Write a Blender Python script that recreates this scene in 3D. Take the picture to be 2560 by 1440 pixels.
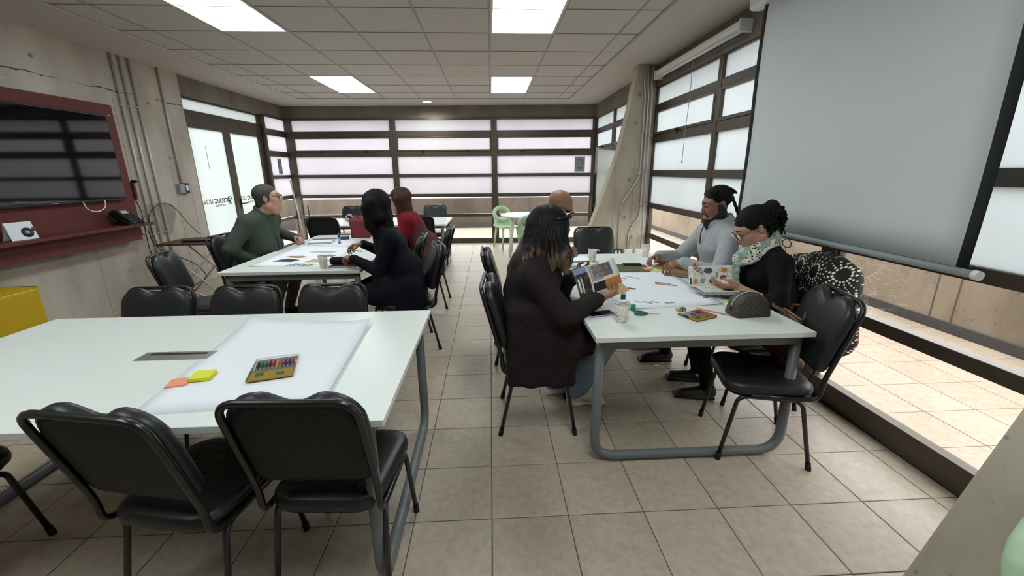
import bpy, bmesh, math, random
import numpy as np
from mathutils import Vector, Matrix, Euler

random.seed(7); np.random.seed(7)
for _o in list(bpy.data.objects): bpy.data.objects.remove(_o)
SC = bpy.context.scene
COL = SC.collection

# ------------------------------------------------------------------ camera
FPX, PITCH, YAW, ROLL, CAMZ = 1038.796, .2738, .0484, -.0080, 1.5428
def cam_axes():
    cp, sp, cy, sy = math.cos(PITCH), math.sin(PITCH), math.cos(YAW), math.sin(YAW)
    f = Vector((sy*cp, cy*cp, -sp)); r = Vector((cy, -sy, 0)); u = r.cross(f)
    return r*math.cos(ROLL)+u*math.sin(ROLL), u*math.cos(ROLL)-r*math.sin(ROLL), f
CR, CU, CF = cam_axes()
cd = bpy.data.cameras.new('camera'); cam = bpy.data.objects.new('camera', cd); COL.objects.link(cam)
cd.sensor_width = 36; cd.lens = 36*FPX/2560; cd.clip_start = .05; cd.clip_end = 200
cam.matrix_world = Matrix(((CR.x, CU.x, -CF.x, 0), (CR.y, CU.y, -CF.y, 0), (CR.z, CU.z, -CF.z, CAMZ), (0, 0, 0, 1)))
SC.camera = cam

# ------------------------------------------------------------------ sky and exposure
wd = bpy.data.worlds.new('overcast_sky'); SC.world = wd; wd.use_nodes = True
_n = wd.node_tree.nodes; _l = wd.node_tree.links; _n.clear()
_bg = _n.new('ShaderNodeBackground'); _out = _n.new('ShaderNodeOutputWorld')
_bg.inputs['Color'].default_value = (.965, .98, 1.0, 1); _bg.inputs['Strength'].default_value = 5.5
_l.new(_bg.outputs[0], _out.inputs[0])
PANEL_EMIT = 13.0
vs = SC.view_settings
vs.view_transform = 'Standard'; vs.look = 'None'; vs.gamma = 1; vs.use_curve_mapping = False
vs.exposure = 0.0
SC.cycles.use_denoising = True
SC.cycles.use_adaptive_sampling = True; SC.cycles.adaptive_threshold = .03; SC.cycles.adaptive_min_samples = 12
SC.cycles.max_bounces = 6; SC.cycles.diffuse_bounces = 4; SC.cycles.glossy_bounces = 3
SC.cycles.transparent_max_bounces = 12; SC.cycles.transmission_bounces = 4
SC.cycles.caustics_reflective = False; SC.cycles.caustics_refractive = False
SC.cycles.sample_clamp_indirect = 4

# ------------------------------------------------------------------ materials
MATS = {}
def srgb(r, g, b):
    f = lambda c: (c/255/12.92 if c/255 <= .04045 else ((c/255+.055)/1.055)**2.4)
    return (f(r), f(g), f(b), 1)
def mat(name, col, rough=.6, metal=0, spec=.5, noise=None, bump=None, col2=None, rnd=0, coords='Object', stretch=None, emit=None, sheen=0, coat=0, alpha=1):
    """procedural principled material. noise=(scale, contrast), bump=(scale, strength)"""
    m = bpy.data.materials.new(name); m.use_nodes = True
    nt = m.node_tree; N = nt.nodes; L = nt.links
    b = N['Principled BSDF']
    b.inputs['Base Color'].default_value = col
    b.inputs['Roughness'].default_value = rough; b.inputs['Metallic'].default_value = metal
    b.inputs['Specular IOR Level'].default_value = spec
    if sheen: b.inputs['Sheen Weight'].default_value = sheen
    if coat: b.inputs['Coat Weight'].default_value = coat; b.inputs['Coat Roughness'].default_value = .1
    if alpha < 1: b.inputs['Alpha'].default_value = alpha
    if emit: b.inputs['Emission Color'].default_value = emit[0]; b.inputs['Emission Strength'].default_value = emit[1]
    if noise or bump or rnd:
        tc = N.new('ShaderNodeTexCoord'); mp = N.new('ShaderNodeMapping'); L.new(tc.outputs[coords], mp.inputs[0])
        if stretch: mp.inputs['Scale'].default_value = stretch
    src = None
    if noise:
        nz = N.new('ShaderNodeTexNoise'); nz.inputs['Scale'].default_value = noise[0]; nz.inputs['Detail'].default_value = 6; nz.inputs['Roughness'].default_value = .65
        L.new(mp.outputs[0], nz.inputs['Vector'])
        rp = N.new('ShaderNodeValToRGB'); w = noise[1]
        rp.color_ramp.elements[0].position = .5-w; rp.color_ramp.elements[1].position = .5+w
        rp.color_ramp.elements[0].color = col; rp.color_ramp.elements[1].color = col2 or tuple(min(1, c*1.35) for c in col[:3])+(1,)
        L.new(nz.outputs['Fac'], rp.inputs[0]); src = rp.outputs[0]
    if rnd:
        oi = N.new('ShaderNodeObjectInfo'); hv = N.new('ShaderNodeHueSaturation'); mr = N.new('ShaderNodeMapRange')
        mr.inputs['To Min'].default_value = 1-rnd; mr.inputs['To Max'].default_value = 1+rnd
        L.new(oi.outputs['Random'], mr.inputs['Value']); L.new(mr.outputs[0], hv.inputs['Value'])
        if src: L.new(src, hv.inputs['Color'])
        else: hv.inputs['Color'].default_value = col
        src = hv.outputs[0]
        if noise:
            cmb = N.new('ShaderNodeVectorMath'); cmb.operation = 'ADD'; ml = N.new('ShaderNodeMath'); ml.operation = 'MULTIPLY'; ml.inputs[1].default_value = 37
            L.new(oi.outputs['Random'], ml.inputs[0]); L.new(mp.outputs[0], cmb.inputs[0]); L.new(ml.outputs[0], cmb.inputs[1]); L.new(cmb.outputs[0], nz.inputs['Vector'])
    if src: L.new(src, b.inputs['Base Color'])
    if bump:
        n2 = N.new('ShaderNodeTexNoise'); n2.inputs['Scale'].default_value = bump[0]; n2.inputs['Detail'].default_value = 5
        L.new(mp.outputs[0], n2.inputs['Vector'])
        bp = N.new('ShaderNodeBump'); bp.inputs['Strength'].default_value = bump[1]; bp.inputs['Distance'].default_value = bump[2] if len(bump) > 2 else .01
        L.new(n2.outputs['Fac'], bp.inputs['Height']); L.new(bp.outputs[0], b.inputs['Normal'])
    MATS[name] = m
    return m

def concrete(name, dark, light, scale=1.0, boards=None, axis='Y'):
    """board-marked concrete: cloudy tone, fine pits, vertical formwork seams every `boards` metres along `axis`"""
    m = bpy.data.materials.new(name); m.use_nodes = True
    nt = m.node_tree; N = nt.nodes; L = nt.links; b = N['Principled BSDF']
    b.inputs['Roughness'].default_value = .85; b.inputs['Specular IOR Level'].default_value = .25
    tc = N.new('ShaderNodeTexCoord')
    n1 = N.new('ShaderNodeTexNoise'); n1.inputs['Scale'].default_value = 1.6*scale; n1.inputs['Detail'].default_value = 8; n1.inputs['Roughness'].default_value = .6
    mp = N.new('ShaderNodeMapping'); mp.inputs['Scale'].default_value = (1, 1, .45)
    L.new(tc.outputs['Object'], mp.inputs[0]); L.new(mp.outputs[0], n1.inputs['Vector'])
    r1 = N.new('ShaderNodeValToRGB'); r1.color_ramp.elements[0].position = .3; r1.color_ramp.elements[1].position = .68
    r1.color_ramp.elements[0].color = dark; r1.color_ramp.elements[1].color = light
    L.new(n1.outputs['Fac'], r1.inputs[0])
    # vertical run streaks
    n2 = N.new('ShaderNodeTexNoise'); n2.inputs['Scale'].default_value = 1; n2.inputs['Detail'].default_value = 4
    mp2 = N.new('ShaderNodeMapping'); mp2.inputs['Scale'].default_value = (3.2, 3.2, .5)
    L.new(tc.outputs['Object'], mp2.inputs[0]); L.new(mp2.outputs[0], n2.inputs['Vector'])
    r2 = N.new('ShaderNodeValToRGB'); r2.color_ramp.elements[0].position = .3; r2.color_ramp.elements[1].position = .6
    r2.color_ramp.elements[0].color = (.72, .7, .68, 1); r2.color_ramp.elements[1].color = (1, 1, 1, 1)
    L.new(n2.outputs['Fac'], r2.inputs[0])
    mx = N.new('ShaderNodeMixRGB'); mx.blend_type = 'MULTIPLY'; mx.inputs[0].default_value = .45
    L.new(r1.outputs[0], mx.inputs[1]); L.new(r2.outputs[0], mx.inputs[2])
    # small dark pits
    n3 = N.new('ShaderNodeTexVoronoi'); n3.inputs['Scale'].default_value = 11*scale; n3.feature = 'F1'
    L.new(tc.outputs['Object'], n3.inputs['Vector'])
    r3 = N.new('ShaderNodeValToRGB'); r3.color_ramp.elements[0].position = .06; r3.color_ramp.elements[1].position = .12
    r3.color_ramp.elements[0].color = (.45, .43, .4, 1); r3.color_ramp.elements[1].color = (1, 1, 1, 1)
    L.new(n3.outputs['Distance'], r3.inputs[0])
    mx2 = N.new('ShaderNodeMixRGB'); mx2.blend_type = 'MULTIPLY'; mx2.inputs[0].default_value = .6
    L.new(mx.outputs[0], mx2.inputs[1]); L.new(r3.outputs[0], mx2.inputs[2])
    L.new(mx2.outputs[0], b.inputs['Base Color'])
    n4 = N.new('ShaderNodeTexNoise'); n4.inputs['Scale'].default_value = 60; n4.inputs['Detail'].default_value = 4
    L.new(tc.outputs['Object'], n4.inputs['Vector'])
    bp = N.new('ShaderNodeBump'); bp.inputs['Strength'].default_value = .35; bp.inputs['Distance'].default_value = .004
    L.new(n4.outputs['Fac'], bp.inputs['Height']); L.new(bp.outputs[0], b.inputs['Normal'])
    MATS[name] = m
    return m

concrete('concrete_wall', srgb(166, 156, 145), srgb(204, 195, 184))
concrete('concrete_fin', srgb(154, 144, 130), srgb(198, 187, 170), 1.4)
concrete('concrete_beam_shaded', srgb(108, 101, 92), srgb(134, 126, 115))  # wall concrete again, backlit shade of the beams put into darker tones
concrete('concrete_parapet', srgb(134, 122, 109), srgb(176, 162, 145), .8)
concrete('concrete_shaded', srgb(88, 80, 73), srgb(118, 108, 98), .8)  # parapet concrete darkened, its shade painted into the colour
mat('patch', srgb(142, 134, 124), .9, noise=(14, .2), bump=(40, .3))
mat('dark_band', srgb(72, 70, 70), .8, noise=(9, .25))
mat('floor_tile', srgb(157, 143, 127), .40, spec=.42, noise=(26, .30), col2=srgb(189, 175, 158), rnd=.06, bump=(14, .12, .003))
mat('terrace_tile', srgb(164, 144, 126), .6, spec=.3, noise=(26, .30), col2=srgb(192, 175, 157), rnd=.05, bump=(14, .12, .003))
mat('grout', srgb(92, 78, 68), .9)
mat('ceiling_tile', srgb(190, 183, 178), .95, spec=.1, noise=(60, .3), col2=srgb(202, 195, 190), rnd=.02)
mat('plasterboard', srgb(196, 188, 181), .95, spec=.1)
mat('t_bar', srgb(160, 153, 147), .7)
mat('crack', srgb(96, 88, 80), .95)
mat('white_trim', srgb(205, 200, 192), .6)
mat('bronze', srgb(72, 63, 54), .42, metal=.35, noise=(5, .3), col2=srgb(84, 74, 64))
mat('bronze_dark', srgb(40, 37, 35), .45, metal=.3)
mat('steel', srgb(170, 170, 168), .35, metal=.85)
mat('galvanised', srgb(196, 192, 185), .38, metal=.3)
mat('table_white', srgb(226, 231, 226), .32, spec=.45, noise=(3, .4), col2=srgb(230, 234, 230))
mat('table_edge', srgb(222, 222, 214), .45)
mat('table_grey', srgb(104, 108, 110), .42, spec=.5)
mat('vinyl', srgb(27, 28, 30), .42, spec=.5, noise=(30, .3), col2=srgb(33, 34, 36), bump=(140, .15, .002))
mat('chair_tube', srgb(22, 22, 23), .3, spec=.6)
mat('chair_shell', srgb(27, 26, 25), .6, spec=.4)
mat('rubber', srgb(14, 14, 14), .8)
mat('maroon', srgb(98, 49, 48), .62, spec=.3, noise=(20, .3), col2=srgb(105, 54, 52))
mat('tv_glass', srgb(10, 11, 13), .045, spec=.75)
mat('black_plastic', srgb(20, 20, 22), .42)
mat('dark_grey_plastic', srgb(52, 54, 58), .5)
mat('white_plastic', srgb(226, 226, 222), .42)
mat('grey_plastic', srgb(150, 155, 158), .5)
mat('screen_fabric', srgb(206, 211, 213), .75, spec=.2, noise=(1.2, .5), col2=srgb(211, 216, 218))
mat('screen_black', srgb(20, 21, 24), .8)
mat('paper', srgb(236, 238, 244), .8, spec=.1)
mat('paper_warm', srgb(228, 224, 214), .8, spec=.1)
mat('yellow_vinyl', srgb(196, 160, 18), .5, noise=(25, .3), col2=srgb(206, 170, 26))
mat('mint', srgb(178, 206, 170), .5)
mat('ink_navy', srgb(34, 40, 66), .6)
mat('ink_gold', srgb(176, 146, 52), .6)
mat('ink_grey', srgb(128, 136, 138), .6)

def frosted(name, tint, k=.9):
    m = bpy.data.materials.new(name); m.use_nodes = True
    nt = m.node_tree; N = nt.nodes; L = nt.links
    for n in list(N):
        if n.type == 'BSDF_PRINCIPLED': N.remove(n)
    out = [n for n in N if n.type == 'OUTPUT_MATERIAL'][0]
    tr = N.new('ShaderNodeBsdfTranslucent'); df = N.new('ShaderNodeBsdfDiffuse'); mx = N.new('ShaderNodeMixShader')
    tc = N.new('ShaderNodeTexCoord'); nz = N.new('ShaderNodeTexNoise'); nz.inputs['Scale'].default_value = 1.3; nz.inputs['Detail'].default_value = 2
    rp = N.new('ShaderNodeValToRGB')
    rp.color_ramp.elements[0].position = .3; rp.color_ramp.elements[1].position = .7
    rp.color_ramp.elements[0].color = tuple(c*.94 for c in tint)+(1,); rp.color_ramp.elements[1].color = tint+(1,)
    L.new(tc.outputs['Object'], nz.inputs['Vector']); L.new(nz.outputs['Fac'], rp.inputs[0]); L.new(rp.outputs[0], tr.inputs['Color'])
    df.inputs['Color'].default_value = (.75, .76, .76, 1)
    mx.inputs[0].default_value = k
    L.new(df.outputs[0], mx.inputs[1]); L.new(tr.outputs[0], mx.inputs[2]); L.new(mx.outputs[0], out.inputs[0])
    MATS[name] = m
frosted('frosted_glass', (.55, .54, .555))
frosted('frosted_glass_cool', (.52, .545, .545))
frosted('frosted_door', (.50, .525, .51))

def clear_glass(name, tint=(.97, .98, .97), refl=.5, rough=0):
    m = bpy.data.materials.new(name); m.use_nodes = True
    nt = m.node_tree; N = nt.nodes; L = nt.links
    for n in list(N):
        if n.type == 'BSDF_PRINCIPLED': N.remove(n)
    out = [n for n in N if n.type == 'OUTPUT_MATERIAL'][0]
    tr = N.new('ShaderNodeBsdfTransparent'); gl = N.new('ShaderNodeBsdfGlossy'); mx = N.new('ShaderNodeMixShader'); fr = N.new('ShaderNodeFresnel')
    tr.inputs['Color'].default_value = tint+(1,); gl.inputs['Roughness'].default_value = .03+rough; gl.inputs['Color'].default_value = (1, 1, 1, 1)
    ml = N.new('ShaderNodeMath'); ml.operation = 'MULTIPLY'; ml.inputs[1].default_value = refl
    fr.inputs['IOR'].default_value = 1.45
    L.new(fr.outputs[0], ml.inputs[0]); L.new(ml.outputs[0], mx.inputs[0])
    L.new(tr.outputs[0], mx.inputs[1]); L.new(gl.outputs[0], mx.inputs[2]); L.new(mx.outputs[0], out.inputs[0])
    MATS[name] = m
clear_glass('clear_glass', refl=.12); clear_glass('clear_film', (.95, .95, .95), .9, .05)

# ------------------------------------------------------------------ mesh helpers
def tag(o, label=None, cat=None, group=None, kind=None):
    if label: o['label'] = label
    if cat: o['category'] = cat
    if group: o['group'] = group
    if kind: o['kind'] = kind
    return o
def link(name, me, parent=None):
    o = bpy.data.objects.new(name, me); COL.objects.link(o)
    if parent: o.parent = parent
    return o
def empty(name, loc=(0, 0, 0), rz=0, parent=None):
    o = link(name, None, parent); o.location = loc; o.rotation_euler = (0, 0, rz); o.empty_display_size = .1
    return o
class MB:
    def __init__(s): s.v = []; s.f = []; s.m = []; s.sm = []
    def add(s, v, f, m=0, smooth=False, M=None):
        o = len(s.v)
        s.v += [tuple(M @ Vector(p)) if M else tuple(p) for p in v]
        for q in f: s.f.append(tuple(i+o for i in q)); s.m.append(m); s.sm.append(smooth)
        return s
    def box(s, x0, x1, y0, y1, z0, z1, m=0, M=None):
        v = [(x0, y0, z0), (x1, y0, z0), (x1, y1, z0), (x0, y1, z0), (x0, y0, z1), (x1, y0, z1), (x1, y1, z1), (x0, y1, z1)]
        return s.add(v, [(3, 2, 1, 0), (4, 5, 6, 7), (0, 1, 5, 4), (1, 2, 6, 5), (2, 3, 7, 6), (3, 0, 4, 7)], m, False, M)
    def cbox(s, c, d, m=0, M=None):
        return s.box(c[0]-d[0]/2, c[0]+d[0]/2, c[1]-d[1]/2, c[1]+d[1]/2, c[2]-d[2]/2, c[2]+d[2]/2, m, M)
    def tube(s, pts, r, n=8, m=0, closed=False, M=None):
        P = [Vector(p) for p in pts]; k = len(P); rr = r if isinstance(r, (list, tuple)) else [r]*k
        T = []
        for i in range(k):
            a = P[(i-1) % k] if (closed or i > 0) else P[i]; b = P[(i+1) % k] if (closed or i < k-1) else P[i]
            T.append((b-a).normalized() if (b-a).length > 1e-9 else Vector((0, 0, 1)))
        up = Vector((0, 0, 1)) if abs(T[0].z) < .9 else Vector((1, 0, 0))
        u = T[0].cross(up).normalized(); v = []
        for i in range(k):
            u = (u-T[i]*u.dot(T[i])).normalized(); w = T[i].cross(u)
            for j in range(n):
                a = 2*math.pi*j/n; v.append(P[i]+(u*math.cos(a)+w*math.sin(a))*rr[i])
        f = []
        for i in range(k if closed else k-1):
            for j in range(n):
                a = i*n+j; b = i*n+(j+1) % n; c = ((i+1) % k)*n+(j+1) % n; d = ((i+1) % k)*n+j
                f.append((a, b, c, d))
        s.add(v, f, m, True, M)
        if not closed:
            o = len(s.v)-k*n
            s.f += [tuple(o+j for j in reversed(range(n))), tuple(o+(k-1)*n+j for j in range(n))]; s.m += [m, m]; s.sm += [False, False]
        return s
    def extrude(s, loop, vec, m=0, M=None, smooth=False):
        n = len(loop); v = [tuple(p) for p in loop]+[tuple(Vector(p)+Vector(vec)) for p in loop]
        f = [(i, (i+1) % n, n+(i+1) % n, n+i) for i in range(n)]
        s.add(v, f, m, smooth, M); o = len(s.v)-2*n
        s.f += [tuple(o+i for i in reversed(range(n))), tuple(o+n+i for i in range(n))]; s.m += [m, m]; s.sm += [False, False]
        return s
    def rings(s, loops, m=0, M=None, smooth=True, cap=(True, True), closed=True):
        """stack of equal-length loops"""
        n = len(loops[0]); v = [tuple(p) for l in loops for p in l]; f = []
        for i in range(len(loops)-1):
            for j in range(n if closed else n-1):
                f.append((i*n+j, i*n+(j+1) % n, (i+1)*n+(j+1) % n, (i+1)*n+j))
        s.add(v, f, m, smooth, M); o = len(s.v)-len(v)
        if cap[0]: s.f.append(tuple(o+j for j in reversed(range(n)))); s.m.append(m); s.sm.append(smooth)
        if cap[1]: s.f.append(tuple(o+(len(loops)-1)*n+j for j in range(n))); s.m.append(m); s.sm.append(smooth)
        return s
    def lathe(s, prof, n=20, c=(0, 0, 0), m=0, M=None, cap=(True, True)):
        L = [[(c[0]+r*math.cos(2*math.pi*j/n), c[1]+r*math.sin(2*math.pi*j/n), c[2]+z) for j in range(n)] for r, z in prof]
        return s.rings(L, m, M, True, cap)
    def sphere(s, c, r, n=12, k=8, m=0, M=None, sc=(1, 1, 1)):
        L = []
        for i in range(1, k):
            a = -math.pi/2+math.pi*i/k
            L.append([(c[0]+r*sc[0]*math.cos(a)*math.cos(2*math.pi*j/n), c[1]+r*sc[1]*math.cos(a)*math.sin(2*math.pi*j/n), c[2]+r*sc[2]*math.sin(a)) for j in range(n)])
        return s.rings(L, m, M)
    def mesh(s, name, mats):
        me = bpy.data.meshes.new(name); me.from_pydata(s.v, [], s.f)
        for q in (mats if isinstance(mats, (list, tuple)) else [mats]): me.materials.append(MATS[q] if isinstance(q, str) else q)
        me.polygons.foreach_set('material_index', s.m); me.polygons.foreach_set('use_smooth', s.sm); me.update()
        return me
    def build(s, name, mats, parent=None, loc=None, rz=0, bevel=0, seg=2):
        o = link(name, s.mesh(name, mats), parent)
        if loc: o.location = loc
        if rz: o.rotation_euler = (0, 0, rz)
        if bevel:
            b = o.modifiers.new('bevel', 'BEVEL'); b.width = bevel; b.segments = seg; b.limit_method = 'ANGLE'; b.angle_limit = math.radians(35)
        return o
def boxobj(name, m, x0, x1, y0, y1, z0, z1, parent=None, bevel=0):
    return MB().box(x0, x1, y0, y1, z0, z1).build(name, m, parent, bevel=bevel)
def arc(c, r, a0, a1, n, u=(1, 0, 0), w=(0, 1, 0)):
    c = Vector(c); u = Vector(u); w = Vector(w)
    return [c+u*(r*math.cos(a0+(a1-a0)*i/n))+w*(r*math.sin(a0+(a1-a0)*i/n)) for i in range(n+1)]
def fillet(pts, r, n=5):
    """round the inner corners of a polyline"""
    P = [Vector(p) for p in pts]; out = [P[0]]
    for i in range(1, len(P)-1):
        a, b, c = P[i-1], P[i], P[i+1]; d1 = (a-b); d2 = (c-b); l = min(r, d1.length*.49, d2.length*.49)
        p = b+d1.normalized()*l; q = b+d2.normalized()*l
        for t in range(n+1):
            t /= n; out.append(p*(1-t)**2+b*(2*t*(1-t))+q*t*t)
    out.append(P[-1]); return out
def bez(P, n=16):
    """Catmull-Rom through points"""
    P = [Vector(p) for p in P]; Q = [P[0]*2-P[1]]+P+[P[-1]*2-P[-2]]; out = []
    k = max(2, n//(len(P)-1))
    for i in range(1, len(Q)-2):
        for j in range(k):
            t = j/k; a, b, c, d = Q[i-1], Q[i], Q[i+1], Q[i+2]
            out.append(.5*((2*b)+(c-a)*t+(2*a-5*b+4*c-d)*t*t+(3*b-a-3*c+d)*t**3))
    out.append(P[-1]); return out
def dup_tree(o, parent=None):
    c = o.copy(); COL.objects.link(c); c.parent = parent
    for ch in list(o.children): dup_tree(ch, c)
    return c
# ================================================================== THE SETTING
CZ = 2.863            # ceiling height
XL, XR, YB = -4.27, 2.27, 9.3
YN = -2.2             # wall behind the camera
BROT = math.radians(-2.2)

def S(o, label=None, cat=None): return tag(o, label, cat, kind='structure')

# ---- floor: grout bed + single tiles
def proj_px(p):
    d = Vector(p)-Vector((0, 0, CAMZ)); w = d.dot(CF)
    if w < .15: return None
    return 1280+FPX*d.dot(CR)/w, 720-FPX*d.dot(CU)/w
def px_area(x, y, t):
    q = [proj_px(p) for p in ((x, y, 0), (x+t, y, 0), (x+t, y+t, 0), (x, y+t, 0))]
    if any(a is None for a in q): return 0
    if all(a[0] < 0 for a in q) or all(a[0] > 2560 for a in q) or all(a[1] > 1440 for a in q) or all(a[1] < 0 for a in q): return 0
    return abs(sum(q[i][0]*q[(i+1) % 4][1]-q[(i+1) % 4][0]*q[i][1] for i in range(4)))/2
TS, TX, TY = .356, -.0254, 1.5622
def tile_field(base, x0, x1, y0, y1, matname, maxn, skip=None):
    cells = []
    i0, i1 = math.floor((x0-TX)/TS), math.ceil((x1-TX)/TS); j0, j1 = math.floor((y0-TY)/TS), math.ceil((y1-TY)/TS)
    for i in range(i0, i1):
        for j in range(j0, j1):
            a, b = max(x0, TX+i*TS)+.0022, min(x1, TX+(i+1)*TS)-.0022
            c, d = max(y0, TY+j*TS)+.0022, min(y1, TY+(j+1)*TS)-.0022
            if b-a < .02 or d-c < .02: continue
            if skip and skip((a+b)/2, (c+d)/2): continue
            cells.append((-px_area(a, c, TS), a, b, c, d))
    cells.sort()
    cache = {}; rest = MB()
    for n, (ar, a, b, c, d) in enumerate(cells):
        if n < maxn and ar < -30:
            key = (round(b-a, 3), round(d-c, 3))
            if key not in cache:
                w, h = b-a, d-c; e = .0025
                mb = MB()
                mb.add([(0, 0, -.006), (w, 0, -.006), (w, h, -.006), (0, h, -.006), (0, 0, -.0015), (w, 0, -.0015), (w, h, -.0015), (0, h, -.0015),
                        (e, e, 0), (w-e, e, 0), (w-e, h-e, 0), (e, h-e, 0)],
                       [(0, 1, 5, 4), (1, 2, 6, 5), (2, 3, 7, 6), (3, 0, 4, 7), (4, 5, 9, 8), (5, 6, 10, 9), (6, 7, 11, 10), (7, 4, 8, 11), (8, 9, 10, 11)])
                cache[key] = mb.mesh('tile', matname)
            o = link('tile', cache[key], base); o.location = (a, c, 0)
        else:
            rest.box(a, b, c, d, -.006, 0)
    if rest.v:
        tag(rest.build('tile_field', matname, base), kind='stuff')
fl = S(MB().box(XL-.2, XR+.1, YN, YB+.2, -.12, -.004).build('floor', 'grout'), 'beige ceramic tile floor of the room', 'floor')
tile_field(fl, XL, XR-.03, YN, YB+.02, 'floor_tile', 300)
ter = S(MB().box(XR+.1, 4.6, YN, 12.1, -.12, -.004).box(XL-2.2, XR+.1, YB+.2, 12.1, -.12, -.004).build('terrace_floor', 'grout'), 'sunlit pale tiled terrace floor outside the windows', 'floor')
tile_field(ter, XR+.1, 4.4, .5, 12, 'terrace_tile', 150)
tile_field(ter, XL-2, XR+.1, YB+.2, 11.95, 'terrace_tile', 140)

# ---- ceiling: slab, plasterboard margin, T-bars, single tiles
ce = S(MB().box(XL-.3, XR+.3, YN, YB+.5, CZ+.02, CZ+.12).build('ceiling', 'plasterboard'), 'white grid ceiling of square acoustic tiles', 'ceiling')
KT, KX, KY = .6466, .0242, 4.017
gx0, gx1, gy1, gy0 = -3.52, 1.536, 8.5, YN+.05
mg = MB()
mg.box(XL-.25, gx0, YN, YB+.4, CZ, CZ+.02).box(gx1, XR+.2, YN, YB+.4, CZ, CZ+.02).box(gx0, gx1, gy1, YB+.4, CZ, CZ+.02)
mg.build('plasterboard_margin', 'plasterboard', ce)
tr = MB()
tr.box(gx0-.012, gx0+.012, gy0, gy1, CZ-.005, CZ).box(gx1-.016, gx1+.012, gy0, gy1, CZ-.005, CZ, 1).box(gx0, gx1, gy1-.01, gy1+.012, CZ-.005, CZ, 1)
tr.build('margin_trim', ['white_trim', 't_bar'], ce)
xs = [gx0]+[KX+k*KT for k in range(-5, 3)]+[gx1]
ys = [KY+j*KT for j in range(-9, 7)]+[gy1]
LIGHTS = {(-4, 4), (-4, 5), (0, 4), (0, 5), (-4, -1), (-4, 0), (0, -1), (0, 0), (-4, -6), (-4, -5), (0, -6), (0, -5)}
cache = {}
for a, b in zip(xs[:-1], xs[1:]):
    for c, d in zip(ys[:-1], ys[1:]):
        k = round((a-KX)/KT) if abs((a-KX)/KT-round((a-KX)/KT)) < .01 else -6
        j = round((c-KY)/KT)
        if (k, j) in LIGHTS: continue
        key = (round(b-a, 3), round(d-c, 3))
        if key not in cache:
            w, h = b-a, d-c; e = .0085
            cache[key] = MB().box(e, w-e, e, h-e, 0, .012).mesh('ceiling_tile', 'ceiling_tile')
        link('ceiling_tile', cache[key], ce).location = (a, c, CZ+.004)
for x in xs[1:-1]:
    MB().box(x-.0085, x+.0085, gy0, gy1, CZ-.001, CZ+.006).build('t_bar', 't_bar', ce)
for y in ys[1:-1]:
    MB().box(gx0, gx1, y-.0062, y+.0062, CZ-.0005, CZ+.006).build('t_bar', 't_bar', ce)

# recessed luminaires
m = bpy.data.materials.new('lit_diffuser'); m.use_nodes = True; MATS['lit_diffuser'] = m
b = m.node_tree.nodes['Principled BSDF']; b.inputs['Base Color'].default_value = (.9, .92, .93, 1); b.inputs['Emission Color'].default_value = (.90, 1, 1, 1); b.inputs['Emission Strength'].default_value = PANEL_EMIT
where = {(0, 4): 'far right ceiling panel light, above the bald man', (-4, 4): 'far left ceiling panel light, nearest the glass door',
         (0, -1): 'near right ceiling panel light, above the middle aisle', (-4, -1): 'near left ceiling panel light, cut by the top of the photo',
         (0, -6): 'rearmost right ceiling panel light, out of the photo', (-4, -6): 'rearmost left ceiling panel light, out of the photo'}
for (k, j), lab in where.items():
    x0, y0 = KX+k*KT, KY+j*KT; w, h = KT, 2*KT
    r = empty('ceiling_light', (x0, y0, CZ)); tag(r, lab, 'ceiling light', 'recessed ceiling panel lights')
    mb = MB(); e = .028
    mb.box(.008, e, .008, h-.008, -.004, .012).box(w-e, w-.008, .008, h-.008, -.004, .012).box(e, w-e, .008, e, -.004, .012).box(e, w-e, h-e, h-.008, -.004, .012)
    mb.build('frame', 'white_trim', r)
    MB().box(e, w-e, e, h-e, .002, .01).build('diffuser', 'lit_diffuser', r)
# round downlight over the back windows
r = empty('downlight', (-1.2, 8.86, CZ)); tag(r, 'small round lit downlight close to the back windows', 'downlight')
MB().lathe([(.105, 0), (.105, -.006), (.085, -.008), (.085, 0)], 28).build('trim_ring', 'white_trim', r)
MB().lathe([(.084, -.002), (.05, -.01), (.02, -.013)], 28).build('diffuser', 'lit_diffuser', r)
ld = bpy.data.lights.new('downlight_lamp', 'SPOT'); ld.energy = 60; ld.spot_size = math.radians(168); ld.spot_blend = .6; ld.shadow_soft_size = .07; ld.color = (1, .98, .88)
lo = link('downlight_lamp', ld, r); lo.location = (0, 0, -.03)

# ---- walls
wl = S(MB().box(XL-.25, XL, YN, 6.5, 0, CZ+.02).build('wall_left', 'concrete_wall'), 'raw beige concrete wall carrying the television panel', 'wall')
mb = MB()      # casting joint, an irregular raised lip under the ceiling
pts = []
for i in range(60):
    y = 3.2+i*(6.5-3.2)/59; pts.append((XL-.003, y, 2.455+.006*math.sin(i*.9)+random.uniform(-.005, .005)+.025*(1-i/59)))
mb.tube(pts, [.0035+.0035*abs(math.sin(i*1.7))*(1+math.sin(i*.37)) for i in range(60)], 5)
mb.build('casting_joint', 'crack', wl)
for y, z0, z1 in ((3.62, 0, .8), (4.65, 0, .8), (5.35, 0, 2.4), (6.02, .0, 1.9), (6.32, .0, 1.4)):
    MB().box(XL-.01, XL+.0012, y-.004, y+.004, z0, z1).build('formwork_seam', 'patch', wl)
pl = [(XL, 5.66+.24*math.cos(a)*(1+.25*math.sin(3*a)), .98+.26*math.sin(a)*(1+.2*math.cos(2*a))) for a in [2*math.pi*i/26 for i in range(26)]]
MB().extrude(pl, (.003, 0, 0)).build('cement_patch', 'patch', wl)
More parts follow.
